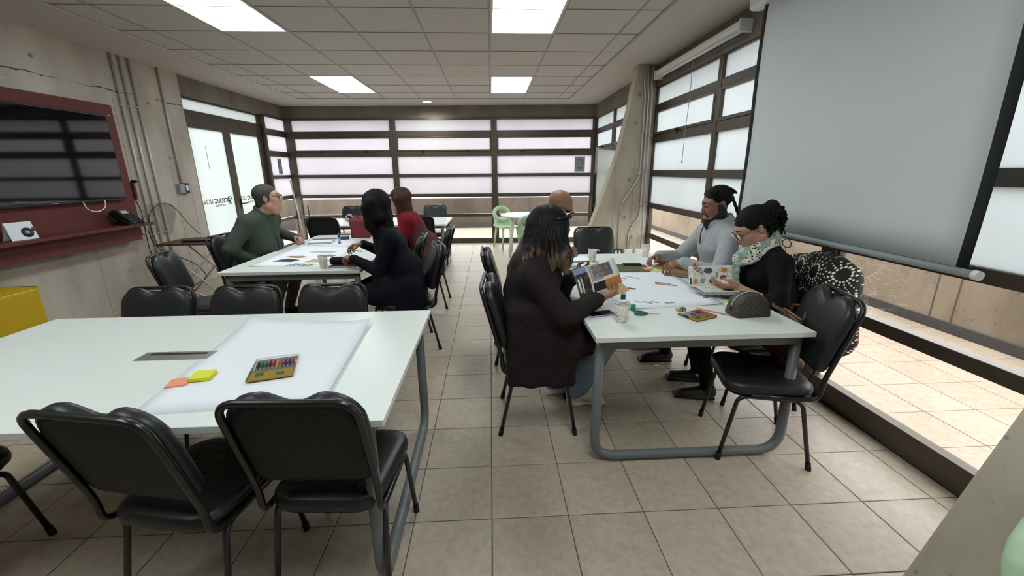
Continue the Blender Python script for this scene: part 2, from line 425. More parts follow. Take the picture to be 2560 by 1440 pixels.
for y, z in ((4.55, 2.62), (5.87, 2.4), (6.05, 1.75), (5.52, 1.72), (5.0, .45)):
    MB().lathe([(.022, 0), (.022, .002), (.012, .003), (.012, .0005)], 14, M=Matrix.Translation((XL, y, z)) @ Matrix.Rotation(math.pi/2, 4, 'Y')).build('tie_hole', 'patch', wl)
S(MB().box(XL-.2, XR+.3, YN-.2, YN, 0, CZ+.02).build('wall_rear', 'concrete_wall'), 'concrete wall behind the photographer', 'wall')

# beams over the windows
S(MB().box(XL-.25, XL, 6.5, 9.75, 2.6, CZ+.02).build('trim_1', 'concrete_beam_shaded'), 'shade-toned concrete lintel over the glass door', 'beam')
o = S(MB().box(-4.5, 2.5, -.0, .3, 2.6, CZ+.02).build('trim_2', 'concrete_beam_shaded'), 'shade-toned concrete lintel over the back windows', 'beam'); o.location = (0, YB, 0); o.rotation_euler = (0, 0, BROT)
S(MB().box(XR-.05, XR+.28, YN, 9.6, 2.6, CZ+.02).build('trim_3', 'concrete_beam_shaded'), 'shade-toned concrete lintel over the right hand windows', 'beam')

# ---- window bays
WN = [0]
def window_bay(org, rz, x0, x1, rails, label, jamb=(.05, .05), rows=None, sash=True, glassm='frosted_glass', latches=2):
    WN[0] += 1
    r = empty('window_%d' % WN[0], org, rz); S(r, label, 'window')
    a, b = x0+jamb[0], x1-jamb[1]
    for u0, u1 in ((x0, a), (b, x1)):
        MB().box(u0, u1, -.035, .04, 0, rails[-1][1]).build('mullion', 'bronze', r, bevel=.004)
    for z0, z1 in rails:
        MB().box(a, b, -.03, .035, z0, z1).build('rail', 'bronze', r, bevel=.004)
    for i in range(len(rails)-1):
        z0, z1 = rails[i][1], rails[i+1][0]
        clear = i < 2
        p0, p1, q0, q1 = a, b, z0, z1
        if sash and i == 4:
            s = MB(); w = .032
            s.box(a, a+w, -.04, .0, z0, z1).box(b-w, b, -.04, .0, z0, z1).box(a+w, b-w, -.04, .0, z0, z0+w).box(a+w, b-w, -.04, .0, z1-w, z1)
            so = s.build('sash', 'bronze', r, bevel=.003)
            for t in ([.28, .75] if latches == 2 else [.5]):
                x = a+(b-a)*t
                MB().box(x-.012, x+.012, -.07, -.05, z0-.03, z0+.02).box(x-.045, x+.012, -.085, -.068, z0-.004, z0+.012).build('latch', 'bronze_dark', so)
            p0, p1, q0, q1 = a+w, b-w, z0+w, z1-w
        elif clear:
            s = MB(); w = .016
            s.box(a, a+w, -.015, .015, z0, z1, 0).box(b-w, b, -.015, .015, z0, z1, 0)
            s.build('glazing_bead', 'bronze', r)
            p0, p1 = a+w, b-w
        MB().box(p0, p1, -.003, .003, q0, q1).build('pane', 'clear_glass' if clear else glassm, r)
    return r
RB = [(0, .11), (.585, .65), (1.01, 1.085), (1.435, 1.5), (1.86, 1.965), (2.255, 2.37), (2.585, 2.62)]
RR = [(0, .15), (.61, .685), (1.03, 1.10), (1.46, 1.54), (1.90, 2.0), (2.31, 2.385), (2.585, 2.62)]
bo = (0, YB, 0)
window_bay(bo, BROT, -4.24, -2.02, RB, 'left bay of the back window wall, beside the glass door', (.13, .06))
window_bay(bo, BROT, -2.02, .095, RB, 'middle bay of the back window wall', (.06, .06))
window_bay(bo, BROT, .095, 2.24, RB, 'right bay of the back window wall, behind the round table', (.06, .07))
ro = (XR, 0, 0); rr = -math.pi/2
window_bay(ro, rr, -9.2, -7.88, RR, 'farthest right hand window bay, behind the standing whiteboard', (.06, .045), glassm='frosted_glass_cool', latches=1)
window_bay(ro, rr, -7.88, -6.2, RR, 'right hand window bay just behind the concrete fin', (.045, .05), glassm='frosted_glass_cool', latches=1)
window_bay(ro, rr, -5.97, -4.31, RR, 'right hand window bay between the concrete fin and the seated man in grey', (.06, .04), glassm='frosted_glass_cool', latches=1)
window_bay(ro, rr, -4.31, -2.62, RR, 'right hand window bay partly covered by the projection screen', (.04, .06), glassm='frosted_glass_cool', latches=1)
window_bay(ro, rr, -2.62, -.95, RR, 'nearest right hand window bay, right of the projection screen', (.06, .05), glassm='frosted_glass_cool', latches=1)
window_bay(ro, rr, -.95, 1.2, RR, 'right hand window bay beside the photographer, out of the photo', (.05, .05), glassm='frosted_glass_cool')
S(MB().box(XR-.03, XR+.1, YN, -1.2, 0, 2.6).build('wall_right', 'concrete_wall'), 'short concrete wall right of the photographer', 'wall')

# left: narrow side light next to the door
lo_ = (XL, 0, 0); lr = math.pi/2
RS = [(0, .11), (.585, .65), (1.01, 1.085), (1.435, 1.5), (1.86, 1.965), (2.255, 2.37), (2.585, 2.62)]
window_bay(lo_, lr, 8.58, 9.5, RS, 'narrow side window between the glass door and the back windows', (.06, .05), sash=False)

# glazed double door
dr = empty('door_1', (XL-.085, 0, 0), math.pi/2); S(dr, 'frosted double glass door with bronze frame and mirrored lettering', 'door')
Y0, Y1 = 6.43, 8.62
MB().box(Y0, Y0+.07, -.04, .05, 0, 2.62).box(Y1-.07, Y1, -.04, .05, 0, 2.62).box(Y0+.07, Y1-.07, -.04, .05, 2.575, 2.62).box(Y0+.07, Y1-.07, -.05, .05, 2.27, 2.43).build('door_frame', 'bronze', dr, bevel=.004)
MB().box(Y0+.07, Y1-.07, -.003, .003, 2.43, 2.575).build('pane', 'frosted_door', dr)
ym = (Y0+Y1)/2-.03
for i, (a, b_) in enumerate(((Y0+.07, ym), (ym+.004, Y1-.07))):
    w = .075
    lf = MB().box(a, a+w, -.045, .02, .01, 2.265).box(b_-w, b_, -.045, .02, .01, 2.265).box(a+w, b_-w, -.045, .02, .01, .2).box(a+w, b_-w, -.045, .02, 2.19, 2.265).build('leaf', 'bronze', dr, bevel=.003)
    MB().box(a+w, b_-w, -.012, -.006, .2, 2.19).build('pane', 'frosted_door', lf)
    if i == 1:
        MB().box(a+.025, a+.05, -.055, -.045, .96, 1.12).tube([(a+.037, -.05, 1.045), (a+.037, -.09, 1.045), (a+.16, -.095, 1.045)], .009, 8).build('handle', 'bronze_dark', lf)
    if i == 0:
        MB().box(a+w+.35, a+w+.36, -.0135, -.012, 1.6, 1.95).build('etched_mark', 'ink_grey', lf)

def text_mesh(name, s, size, m, parent, M, bold=0.0, align='LEFT'):
    cu = bpy.data.curves.new(name, 'FONT'); cu.body = s; cu.size = size; cu.extrude = .0006; cu.offset = bold; cu.align_x = align
    t = bpy.data.objects.new('t', cu); COL.objects.link(t)
    me = bpy.data.meshes.new_from_object(t.evaluated_get(bpy.context.evaluated_depsgraph_get())); bpy.data.objects.remove(t)
    me.materials.clear(); me.materials.append(MATS[m]); me.transform(M)
    return link(name, me, parent)
# lettering is on the outer face, so it reads mirrored from the room.  local x runs away from the camera
def door_print(a, parent):
    # mirrored: text starts at larger local x and runs towards smaller x
    B = Matrix(((-1, 0, 0, 0), (0, 0, 1, -.0135), (0, 1, 0, 0), (0, 0, 0, 1)))
    text_mesh('lettering', 'CEDUC', .1, 'ink_navy', parent, Matrix.Translation((a+.545, 0, 1.09)) @ B, .0028)
    text_mesh('lettering', 'UCN', .1, 'ink_gold', parent, Matrix.Translation((a+.175, 0, 1.09)) @ B, .0028)
    text_mesh('lettering', 'SOY TÉCNICO', .04, 'ink_navy', parent, Matrix.Translation((a+.47, 0, 1.035)) @ B, .001)
    mb = MB(); c = (a+.61, 1.12)
    mb.tube([(c[0]+.058*math.cos(t), -.0138, c[1]+.058*math.sin(t)) for t in [2*math.pi*i/24*.86 for i in range(25)]], .006, 5)
    mb.tube([(c[0]+.03, -.0138, c[1]+.005), (c[0], -.0138, c[1]-.03), (c[0]-.045, -.0138, c[1]+.045)], .007, 5)
    mb.tube([(c[0]+.03*math.cos(t), -.0138, c[1]+.03*math.sin(t)) for t in [1+3.6*i/12 for i in range(13)]], .004, 5)
    mb.build('emblem', 'ink_navy', parent)
lv = [c for c in dr.children if c.name.startswith('leaf')]
door_print(Y0+.07+.185, lv[0]); door_print(ym+.11, lv[1])

# sheets of paper taped on the glass
def taped(label, org, rz, x, z, w=.22, h=.31):
    r = empty('taped_notice', org, rz); tag(r, label, 'notice')
    MB().box(x-w/2, x+w/2, -.006, -.0045, z-h/2, z+h/2).build('sheet', 'ink_grey', r)
    mb = MB()
    mb.tube([(x+.06*math.cos(t), -.0075, z+.04+.06*math.sin(t)) for t in [2*math.pi*i/20 for i in range(20)]], .004, 5, closed=True)
    mb.box(x-.05, x+.05, -.0075, -.006, z-.075, z-.065).box(x-.04, x+.04, -.0075, -.006, z-.1, z-.092)
    mb.build('printed_emblem', 'dark_grey_plastic', r)
taped('grey notice with round emblem taped on the right back window', bo, BROT, 1.925, 1.68)
taped('grey notice taped on the narrow side window by the door', (XL-.0, 0, 0), lr, 9.03, 1.67, .16, .3)

# ---- outside: parapets round the terrace
pr = S(MB().box(4.4, 4.65, YN, 12.0, -.1, 1.05).build('wall_terrace_right', 'concrete_parapet'), 'pale concrete parapet across the terrace on the right', 'parapet wall')
MB().box(4.385, 4.4, YN, 11.95, 0, .1).build('dark_skirting', 'dark_band', pr)
for y in (3.55, 3.75, 7.2): MB().box(4.397, 4.4, y-.006, y+.006, .1, 1.05).build('formwork_seam', 'crack', pr)
pb = S(MB().box(XL-2.3, 4.4, 11.95, 12.2, -.1, .83).build('wall_terrace_back', 'concrete_shaded'), 'pale concrete parapet across the terrace behind the back windows', 'parapet wall')
MB().box(XL-2.2, 4.38, 11.93, 11.95, 0, .14).build('dark_skirting', 'dark_band', pb)
for x in (-2.4, 1.1): MB().box(x-.008, x+.008, 11.944, 11.95, .14, .83).build('formwork_seam', 'crack', pb)
S(MB().box(-6.6, -6.4, 6, 12.2, -.1, .83).build('wall_terrace_left', 'concrete_shaded'), 'low concrete parapet outside the glass door', 'parapet wall')

# ---- sloping concrete fins that carry the right hand beam
def fin(name, y0, y1, label, prof, xr=2.2):
    # prof: list of (z, x) along the leaning edge
    loop = [(x, y0, z) for z, x in prof]+[(xr, y0, prof[-1][0]), (xr, y0, prof[0][0])]
    o = MB().extrude(loop, (0, y1-y0, 0)).build(name, 'concrete_fin', bevel=.012); S(o, label, 'column'); return o
PROF = [(0, 1.16), (.3, 1.255), (.623, 1.364), (1.1, 1.53), (1.63, 1.708), (1.79, 1.755), (2.3, 1.86), (2.87, 1.955)]
f1 = fin('column_fin_far', 5.86, 6.06, 'tapered board-marked concrete fin with conduits beside the far windows', PROF, 2.1)
MB().box(2.1, XR-.02, 5.93, 6.14, 0, CZ).build('recessed_edge', 'concrete_wall', f1)
for x in (1.72, 1.98): MB().box(x-.004, x+.004, 5.858, 5.862, 0, 1.75).build('formwork_seam', 'patch', f1)
for x, z in ((1.92, 1.42), (1.88, .9), (1.55, .45), (2.0, .62), (1.96, 2.15), (1.99, 2.5)):
    MB().lathe([(.03, 0), (.03, .002), (.017, .003), (.017, .0005)], 14, M=Matrix.Translation((x, 5.86, z)) @ Matrix.Rotation(math.pi/2, 4, 'X')).build('tie_hole', 'patch', f1)
fin('column_fin_near', .71, .95, 'near concrete fin cut by the lower right corner of the photo', PROF, 2.24)
# ================================================================== FURNITURE
# ---- chairs: padded black visitor chair, facing local +Y, origin on the floor under the seat
LEAN = .268
def back_outline(w, h, notch=.04, n=9):
    """2-D outline (x, z) of the padded backrest: rounded shoulders and a shallow dip in the top edge"""
    hw = w/2; pts = []
    rb = .05
    pts += [(-hw*.97+rb+rb*math.cos(a), rb+rb*math.sin(a)) for a in [math.pi*1.5-math.pi/2*i/4 for i in range(5)]]
    pts.append((-hw, h*.55))
    rt = .115
    pts += [(-hw+rt+rt*math.cos(a), h-rt+rt*math.sin(a)) for a in [math.pi-math.pi/2*i/6 for i in range(7)]]
    for i in range(1, n):
        t = i/n; x = -hw+rt+(2*hw-2*rt)*t
        pts.append((x, h-notch*(.5-.5*math.cos(2*math.pi*t))))
    pts += [(hw-rt+rt*math.cos(a), h-rt+rt*math.sin(a)) for a in [math.pi/2-math.pi/2*i/6 for i in range(7)]]
    pts.append((hw, h*.55))
    pts += [(hw*.97-rb+rb*math.cos(a), rb+rb*math.sin(a)) for a in [0-math.pi/2*i/4 for i in range(5)]]
    return pts
def shrink(pts, k, c):
    return [(c[0]+(x-c[0])*k, c[1]+(z-c[1])*k) for x, z in pts]
def seat_outline(w, d, r=.09, n=5, tap=.92):
    o = []
    for cx, cy, a0 in ((w/2-r, d/2-r, 0), (-w/2+r, d/2-r, math.pi/2), (-w/2*tap+r, -d/2+r, math.pi), (w/2*tap-r, -d/2+r, 1.5*math.pi)):
        o += [(cx+r*math.cos(a0+math.pi/2*i/n), cy+r*math.sin(a0+math.pi/2*i/n)) for i in range(n+1)]
    return o
CHM = {}
def chair_meshes():
    so = seat_outline(.45, .44); cz = .462
    L = [[(x*k, y*k, z) for x, y in so] for k, z in ((.90, cz-.055), (.985, cz-.05), (1.0, cz-.03), (.985, cz-.008), (.93, cz+.003), (.8, cz+.008), (.5, cz+.006), (.2, cz+.004))]
    CHM['seat'] = MB().rings(L).mesh('seat', 'vinyl')
    CHM['seat_pan'] = MB().rings([[(x*k, y*k, z) for x, y in so] for k, z in ((.86, cz-.075), (.9, cz-.072), (.9, cz-.055))]).mesh('seat_pan', 'chair_shell')
    # backrest frame: y = distance forward of the back plane
    B = Matrix.Translation((0, -.195, .475)) @ Matrix.Rotation(LEAN, 4, 'X')
    ol = back_outline(.445, .395, .042); c = (0, .19)
    off = .075
    R = []
    for k, y in ((.93, .0), (.985, .004), (1.0, .018), (.99, .036), (.95, .047), (.85, .054), (.6, .058), (.25, .058)):
        R.append([(x, y, z+off) for x, z in shrink(ol, k, c)])
    CHM['backrest'] = MB().rings([list(reversed(r)) for r in R], M=B).mesh('backrest', 'vinyl')
    ol2 = back_outline(.432, .375, .0)
    CHM['back_panel'] = MB().rings([list(reversed([(x, y, z+off+.003) for x, z in shrink(ol2, k, c)])) for k, y in ((.9, -.006), (.97, -.004), (.975, .002))], M=B).mesh('back_panel', 'chair_shell')
    # tube frame: bent from under the seat, up round the back
    hw = .212
    p = [(-hw, .10, .405), (-hw, -.13, .405), (-hw, -.215, .415)]
    def on_back(x, z): q = B @ Vector((x, -.012, z)); return tuple(q)
    p += [on_back(-hw, .05), on_back(-hw-.004, .32), on_back(-hw-.002, .468), on_back(hw+.002, .468), on_back(hw+.004, .32), on_back(hw, .05), (hw, -.215, .415), (hw, -.13, .405), (hw, .10, .405)]
    q = fillet(p, .10, 6)
    CHM['back_frame'] = MB().tube(q, .0125, 8).mesh('back_frame', 'chair_tube')
    for sx in (-1, 1):
        for sy in (-1, 1):
            foot = (sx*.215, .215 if sy > 0 else -.232, .012)
            top = (sx*.20, .12 if sy > 0 else -.12, .39)
            pts = fillet([(sx*.2, 0, .39), top, (sx*.203, top[1]+sy*.035, .37), foot], .05, 5)
            CHM[('leg', sx, sy)] = MB().tube(pts, .0115, 8).mesh('leg', 'chair_tube')
            d = (Vector(foot)-Vector((sx*.203, top[1]+sy*.035, .37))).normalized()
            CHM[('cap', sx, sy)] = MB().tube([Vector(foot)-d*.03, Vector(foot)+d*.012], .0145, 8).mesh('foot_cap', 'rubber')
chair_meshes()
def chair(x, y, face, label, sc=1, group='black padded visitor chairs', z=0):
    """face: direction the sitter looks, degrees (0 = +X, 90 = +Y)"""
    r = empty('visitor_chair', (x, y, z), math.radians(face-90)); tag(r, label, 'chair', group); r.scale = (sc, sc, sc)
    link('seat', CHM['seat'], r); link('seat_pan', CHM['seat_pan'], r); link('backrest', CHM['backrest'], r); link('back_panel', CHM['back_panel'], r); link('back_frame', CHM['back_frame'], r)
    for sx in (-1, 1):
        for sy in (-1, 1):
            l = link('leg', CHM[('leg', sx, sy)], r); link('foot_cap', CHM[('cap', sx, sy)], l)
    return r
G1 = 'black padded visitor chairs'
chair(-1.10, 1.385, 79, 'black chair seen from behind, nearest the lower left corner', .97)
chair(-.60, 1.43, 87, 'black chair seen from behind at the front table, beside its right leg', .97)
chair(-2.22, 1.40, 84, 'black chair mostly hidden under the left end of the front table')
chair(-2.07, 2.30, -90, 'left of three black chairs along the far edge of the front table', .93)
chair(-1.535, 2.29, -90, 'middle of three black chairs along the far edge of the front table', .93)
chair(-1.01, 2.30, -90, 'right of three black chairs along the far edge of the front table', .93)
chair(-2.53, 3.70, 14, 'empty black chair turned sideways in front of the folding laptop table', .96)
chair(-2.52, 4.47, -4, 'black chair carrying the man in the green shirt')
chair(-.77, 3.63, 198, 'black chair carrying the woman with long black hair')
chair(-1.0, 4.22, 184, 'empty black chair between the two women at the middle table')
chair(-.77, 4.86, 180, 'black chair carrying the woman in the red cardigan')
chair(.275, 2.395, -3, 'black chair carrying the woman in the long black coat')
chair(.25, 3.36, 0, 'black chair carrying the bald man')
chair(1.15, 4.32, -90, 'empty black chair at the far end of the right table')
chair(1.487, 2.055, 165, 'empty black chair nearest the window at the right table, with a handbag')
chair(1.80, 2.60, 168, 'black chair carrying the woman with the scarf, coat on its back')
chair(1.80, 3.24, 176, 'black chair carrying the man in the grey sweatshirt')
chair(-2.42, 6.42, 90, 'black chair seen from behind at the near side of the back table')
chair(-1.05, 6.42, 90, 'black chair behind the woman in red, its seat peeping out at the back table')
chair(-2.6, 7.86, -90, 'left black chair on the window side of the back table')
chair(-1.07, 7.86, -90, 'right black chair on the window side of the back table')

# ---- tables: white top, grey tube sled legs.  local x = length
TH = .755
def table(cx, cy, L, W, rz, label, grommet=None, inset=.07):
    r = empty('work_table', (cx, cy, 0), rz); tag(r, label, 'table', 'white work tables with grey sled legs')
    MB().box(-L/2, L/2, -W/2, W/2, TH-.027, TH, 0).build('table_top', 'table_white', r, bevel=.0025)
    MB().box(-L/2+inset, L/2-inset, -W/2+.09, -W/2+.13, TH-.07, TH-.027).box(-L/2+inset, L/2-inset, W/2-.13, W/2-.09, TH-.07, TH-.027).build('side_rail', 'table_grey', r)
    for sx in (-1, 1):
        x = sx*(L/2-inset); w = W/2-.045
        pts = fillet([(x, -w, TH-.03), (x, -w-.012, .026), (x, w+.012, .026), (x, w, TH-.03)], .13, 8)
        lg = MB().tube(pts, .026, 12).build('sled_leg', 'table_grey', r)
        MB().box(x-.02, x+.02, -w+.015, w-.015, TH-.085, TH-.027).build('cross_rail', 'table_grey', lg)
    if grommet:
        gx, gy, gl, gw = grommet
        g = MB().box(gx-gl/2, gx+gl/2, gy-gw/2, gy+gw/2, TH, TH+.003).build('cable_flap', 'steel', r)
        MB().box(gx-gl/2+.03, gx+gl/2-.03, gy+.008, gy+.026, TH+.003, TH+.0035).build('cable_slot', 'rubber', g)
    return r
table(-1.425, 1.79, 2.11, 1.135, 0, 'white work table in the left foreground with a large blank sheet', grommet=(.0, 0, .31, .085))
table(-1.69, 4.50, 2.1, 1.16, math.pi/2, 'white work table in the middle where the man in green sits')
table(1.06, 2.92, 2.11, 1.12, math.pi/2, 'white work table on the right crowded with magazines and craft supplies')
table(-1.76, 7.1, 2.12, 1.1, 0, 'white work table at the back by the window wall')

# round table at the back right, with moulded mint chairs
r = empty('round_table', (.72, 7.95, 0)); tag(r, 'round white table near the back windows, half hidden by the people', 'table')
MB().lathe([(.5, TH-.03), (.54, TH-.027), (.545, TH-.014), (.54, TH-.002), (.5, TH)], 40).build('table_top', 'white_plastic', r)
for i in range(4):
    a = math.radians(40+90*i)
    MB().tube([(.44*math.cos(a), .44*math.sin(a), TH-.03), (.5*math.cos(a), .5*math.sin(a), 0)], [.032, .024], 10).build('leg', 'white_plastic', r)
def shell_chair(x, y, face, label):
    """moulded chair: rounded back with a big oval hand hole, shallow seat, four tapered legs"""
    r = empty('plastic_chair', (x, y, 0), math.radians(face-90)); tag(r, label, 'chair', 'mint green plastic chairs')
    link('shell', CHM['mint_shell'], r)
    for i, (sx, sy) in enumerate(((-1, -1), (1, -1), (-1, 1), (1, 1))): link('leg', CHM['mint_leg%d' % i], r)
    return r
def mint_meshes():
    F = Field((-.3, -.4, .36), (.3, .3, .9), .009)
    F.box((0, .0, .44), (.20, .20, .016), .015, 0, .02)
    for i in range(12):
        a = math.pi*i/11; F.cap((.19*math.cos(a), -.19, .45+.0*i), (.19*math.cos(a), -.2, .46), .02, .02, 0, .02)
    n = 22
    ring = [(.165*math.cos(2*math.pi*i/n), -.235-.05*math.sin(2*math.pi*i/n), .685+.125*math.sin(2*math.pi*i/n)) for i in range(n)]
    for i in range(n): F.cap(ring[i], ring[(i+1) % n], .036, .036, 0, .02)
    for sx in (-1, 1): F.cap((sx*.17, -.16, .45), (sx*.155, -.225, .62), .034, .034, 0, .03)
    F.box((0, -.205, .52), (.15, .014, .075), .013, 0, .03)
    CHM['mint_shell'] = F.mesh('shell', ['mint'])
    for i, (sx, sy) in enumerate(((-1, -1), (1, -1), (-1, 1), (1, 1))):
        CHM['mint_leg%d' % i] = MB().tube([(sx*.16, sy*.15, .435), (sx*.205, sy*.21, 0)], [.026, .017], 8).mesh('leg', 'mint')

# standing whiteboard next to the far fin
r = empty('standing_whiteboard', (2.02, 7.35, 0), math.radians(58)); tag(r, 'standing whiteboard half hidden behind the concrete fin', 'whiteboard')
MB().box(-.62, .62, -.008, .008, .75, 1.88).build('board', 'white_plastic', r)
MB().box(-.64, -.615, -.018, .018, .73, 1.9).box(.615, .64, -.018, .018, .73, 1.9).box(-.615, .615, -.018, .018, 1.875, 1.9).box(-.615, .615, -.018, .018, .73, .755).build('board_frame', 'steel', r)
for sx in (-1, 1):
    MB().box(sx*.66-.018, sx*.66+.018, -.02, .02, .05, 1.5).build('post', 'black_plastic', r)
    MB().box(sx*.66-.02, sx*.66+.02, -.28, .28, .0, .05).build('foot', 'black_plastic', r)
    MB().lathe([(.02, -.03), (.032, -.025), (.032, .025), (.02, .03)], 12, M=Matrix.Translation((sx*.69, 0, 1.0)) @ Matrix.Rotation(math.pi/2, 4, 'Y')).build('clamp_knob', 'black_plastic', r)

# yellow ottoman left
r = empty('yellow_ottoman', (-4.005, 3.22, 0), math.radians(0)); tag(r, 'yellow padded cube seat at the left edge of the photo', 'ottoman')
MB().box(-.25, .25, -.3, .3, .03, .66).build('cushion_body', 'yellow_vinyl', r, bevel=.035, seg=4)
MB().tube([(s*.242, t*.292, .655) for s, t in ((-1, -1), (1, -1), (1, 1), (-1, 1))], .006, 6, closed=True).build('piping', 'yellow_vinyl', r)
for sx in (-1, 1):
    for sy in (-1, 1): MB().lathe([(.02, 0), (.025, .03)], 10, (sx*.21, sy*.25, 0)).build('foot', 'rubber', r)

# ---- television panel on the left wall
r = empty('mounting_board', (XL, 0, 0)); tag(r, 'maroon painted wall panel with a shelf under the television', 'wall panel')
MB().box(0, .03, 3.0, 5.27, .82, 2.29).build('backboard', 'maroon', r, bevel=.003)
MB().box(.03, .25, 3.0, 5.20, .965, .995).build('shelf', 'maroon', r, bevel=.003)
MB().box(.03, .14, 3.0, 5.12, .80, .965).build('apron', 'maroon', r, bevel=.003)
for y in (3.3, 5.2): MB().lathe([(.012, 0), (.012, .004), (.006, .007)], 10, M=Matrix.Translation((.03, y, 2.18)) @ Matrix.Rotation(math.pi/2, 4, 'Y')).build('screw_cap', 'steel', r)
tv = empty('television', (XL+.03, 0, 0)); tag(tv, 'large black wall television reflecting the windows', 'television')
ty0, ty1, tz0, tz1 = 3.50, 5.11, 1.265, 2.165
MB().box(.012, .052, ty0, ty1, tz0, tz1).build('housing', 'black_plastic', tv, bevel=.004)
e = .012; MB().box(.052, .0555, ty0+e, ty1-e, tz0+.022, tz1-e).build('display', 'tv_glass', tv)
MB().box(.052, .054, 4.26, 4.32, tz0+.006, tz0+.014).build('logo_strip', 'grey_plastic', tv)
MB().box(0, .012, 4.0, 4.6, 1.5, 1.9).build('mount_plate', 'dark_grey_plastic', tv)

# ---- conduits
def conduit(name, pts, label, parts=(), r=.0135, group=None):
    o = empty(name, (0, 0, 0)); tag(o, label, 'conduit', group)
    MB().tube(fillet(pts, .12, 6), r, 8).build('pipe', 'galvanised', o)
    for c, ax in parts:
        d = .03; mb = MB()
        if ax == 'X': mb.box(c[0]-.004, c[0]+.016, c[1]-d, c[1]+d, c[2]-.008, c[2]+.008)
        else: mb.box(c[0]-d, c[0]+d, c[1]-.016, c[1]+.004, c[2]-.008, c[2]+.008)
        mb.build('clamp', 'galvanised', o)
    return o
g = 'steel conduits on the left wall'
for y, lab in ((5.44, 'left of three steel conduits beside the maroon panel'), (5.555, 'middle of three steel conduits beside the maroon panel'), (5.685, 'right of three steel conduits beside the maroon panel')):
    conduit('conduit', [(XL+.018, y, CZ), (XL+.018, y, .05)], lab, [((XL, y, 2.32), 'X'), ((XL, y, .82), 'X')], group=g)
o = conduit('conduit', [(XL+.018, 6.13, CZ), (XL+.018, 6.13, 1.42)], 'short steel conduit ending in a switch box by the door', [((XL, 6.13, 2.32), 'X'), ((XL, 6.13, 1.72), 'X')], group=g)
MB().box(XL, XL+.05, 6.04, 6.13, 1.29, 1.41).build('junction_box', 'grey_plastic', o)
MB().box(XL, XL+.045, 6.135, 6.22, 1.28, 1.42, 0).box(XL+.045, XL+.05, 6.155, 6.2, 1.32, 1.39, 1).build('card_reader', ['black_plastic', 'white_plastic'], o)
g = 'steel conduits on the far concrete fin'
yf = 5.849
conduit('conduit', [(2.035, yf, CZ), (2.035, yf, 2.6), (2.06, yf, 2.5), (2.06, yf, 1.50), (2.04, yf, 1.42), (1.82, yf, 1.08), (1.81, yf, .45)], 'fin conduit bending farthest left down to the black socket', [((2.06, yf, 2.0), 'Y'), ((2.05, yf, 1.5), 'Y')], group=g, r=.0105)
conduit('conduit', [(2.085, yf, CZ), (2.085, yf, 2.6), (2.105, yf, 2.5), (2.105, yf, 1.0), (2.09, yf, .9), (1.96, yf, .72), (1.955, yf, .45)], 'fin conduit bending low down to the middle white socket', [((2.105, yf, 2.0), 'Y'), ((2.105, yf, 1.08), 'Y')], group=g, r=.0105)
conduit('conduit', [(2.135, yf, CZ), (2.135, yf, 2.6), (2.15, yf, 2.5), (2.15, yf, .45)], 'fin conduit running straight down to the right socket', [((2.15, yf, 2.0), 'Y'), ((2.15, yf, 1.08), 'Y')], group=g, r=.0105)
for x, m_, lab in ((1.81, 'black_plastic', 'black double wall socket low on the concrete fin'), (1.965, 'white_plastic', 'left white double wall socket low on the concrete fin'), (2.12, 'white_plastic', 'right white double wall socket low on the concrete fin')):
    o = empty('wall_socket', (x, 5.86, .41)); tag(o, lab, 'socket', 'wall sockets on the fin')
    MB().box(-.06, .06, -.045, 0, -.04, .04).build('box_cover', m_, o, bevel=.003)
    for dx in (-.027, .027): MB().box(dx-.014, dx+.014, -.049, -.045, -.026, .026).build('outlet', 'white_plastic', o)

# ---- projection screens on the right beam
SX = 2.06
r = empty('projection_screen', (SX, 0, 0)); tag(r, 'large pull-down projection screen hanging in front of the windows', 'projection screen')
sy0, sy1, sz0, sz1 = 1.655, 3.43, 1.10, 2.72
def screen_mesh(y0, y1, z0, z1, x, n=14, k=10):
    v = []; f = []
    for i in range(n+1):
        for j in range(k+1):
            y = y0+(y1-y0)*i/n; z = z0+(z1-z0)*j/k
            v.append((x+.012*math.sin((y*1.9+z*1.3)*1.7)*math.sin(math.pi*j/k), y, z))
    for i in range(n):
        for j in range(k):
            a = i*(k+1)+j; f.append((a, a+1, a+k+2, a+k+1))
    return v, f
v, f = screen_mesh(sy0+.05, sy1-.045, sz0+.02, sz1, 0)
o = MB().add(v, f, 0, True).build('cloth', 'screen_fabric', r); o.modifiers.new('solid', 'SOLIDIFY').thickness = .001
for a, b_ in ((sy0, sy0+.05), (sy1-.045, sy1)):
    v, f = screen_mesh(a, b_, sz0+.02, sz1, 0, 2)
    o = MB().add(v, f, 0, True).build('black_border', 'screen_black', r); o.modifiers.new('solid', 'SOLIDIFY').thickness = .001
MB().tube([(0, sy0-.03, sz0), (0, sy1+.03, sz0)], .018, 12).build('bottom_bar', 'grey_plastic', r)
for y in (sy0-.04, sy1+.04): MB().tube([(0, y-.012, sz0), (0, y+.012, sz0)], .021, 12).build('end_cap', 'white_plastic', r)
MB().box(-.05, .06, sy0-.12, sy1+.14, sz1-.01, sz1+.095).build('casing', 'white_plastic', r, bevel=.03, seg=4)
hy = 2.78
MB().tube([(0, hy, sz0-.02), (-.0, hy-.045, sz0-.05), (0, hy-.04, sz0-.075), (0, hy, sz0-.085), (0, hy+.04, sz0-.075), (0, hy+.045, sz0-.045), (0, hy, sz0-.02)], .0035, 6).build('pull_handle', 'black_plastic', r)
MB().tube(bez([(0, hy, sz0-.085), (.005, hy+.02, sz0-.2), (0, hy+.03, sz0-.36)], 10), .0025, 6).build('cord', 'dark_grey_plastic', r)
r = empty('rolled_screen', (2.15, 0, 0)); tag(r, 'rolled-up projection screen in a long white casing with a hanging cord', 'projection screen')
MB().box(-.04, .07, 3.84, 5.70, 2.68, 2.755).build('casing', 'white_plastic', r, bevel=.025, seg=4)
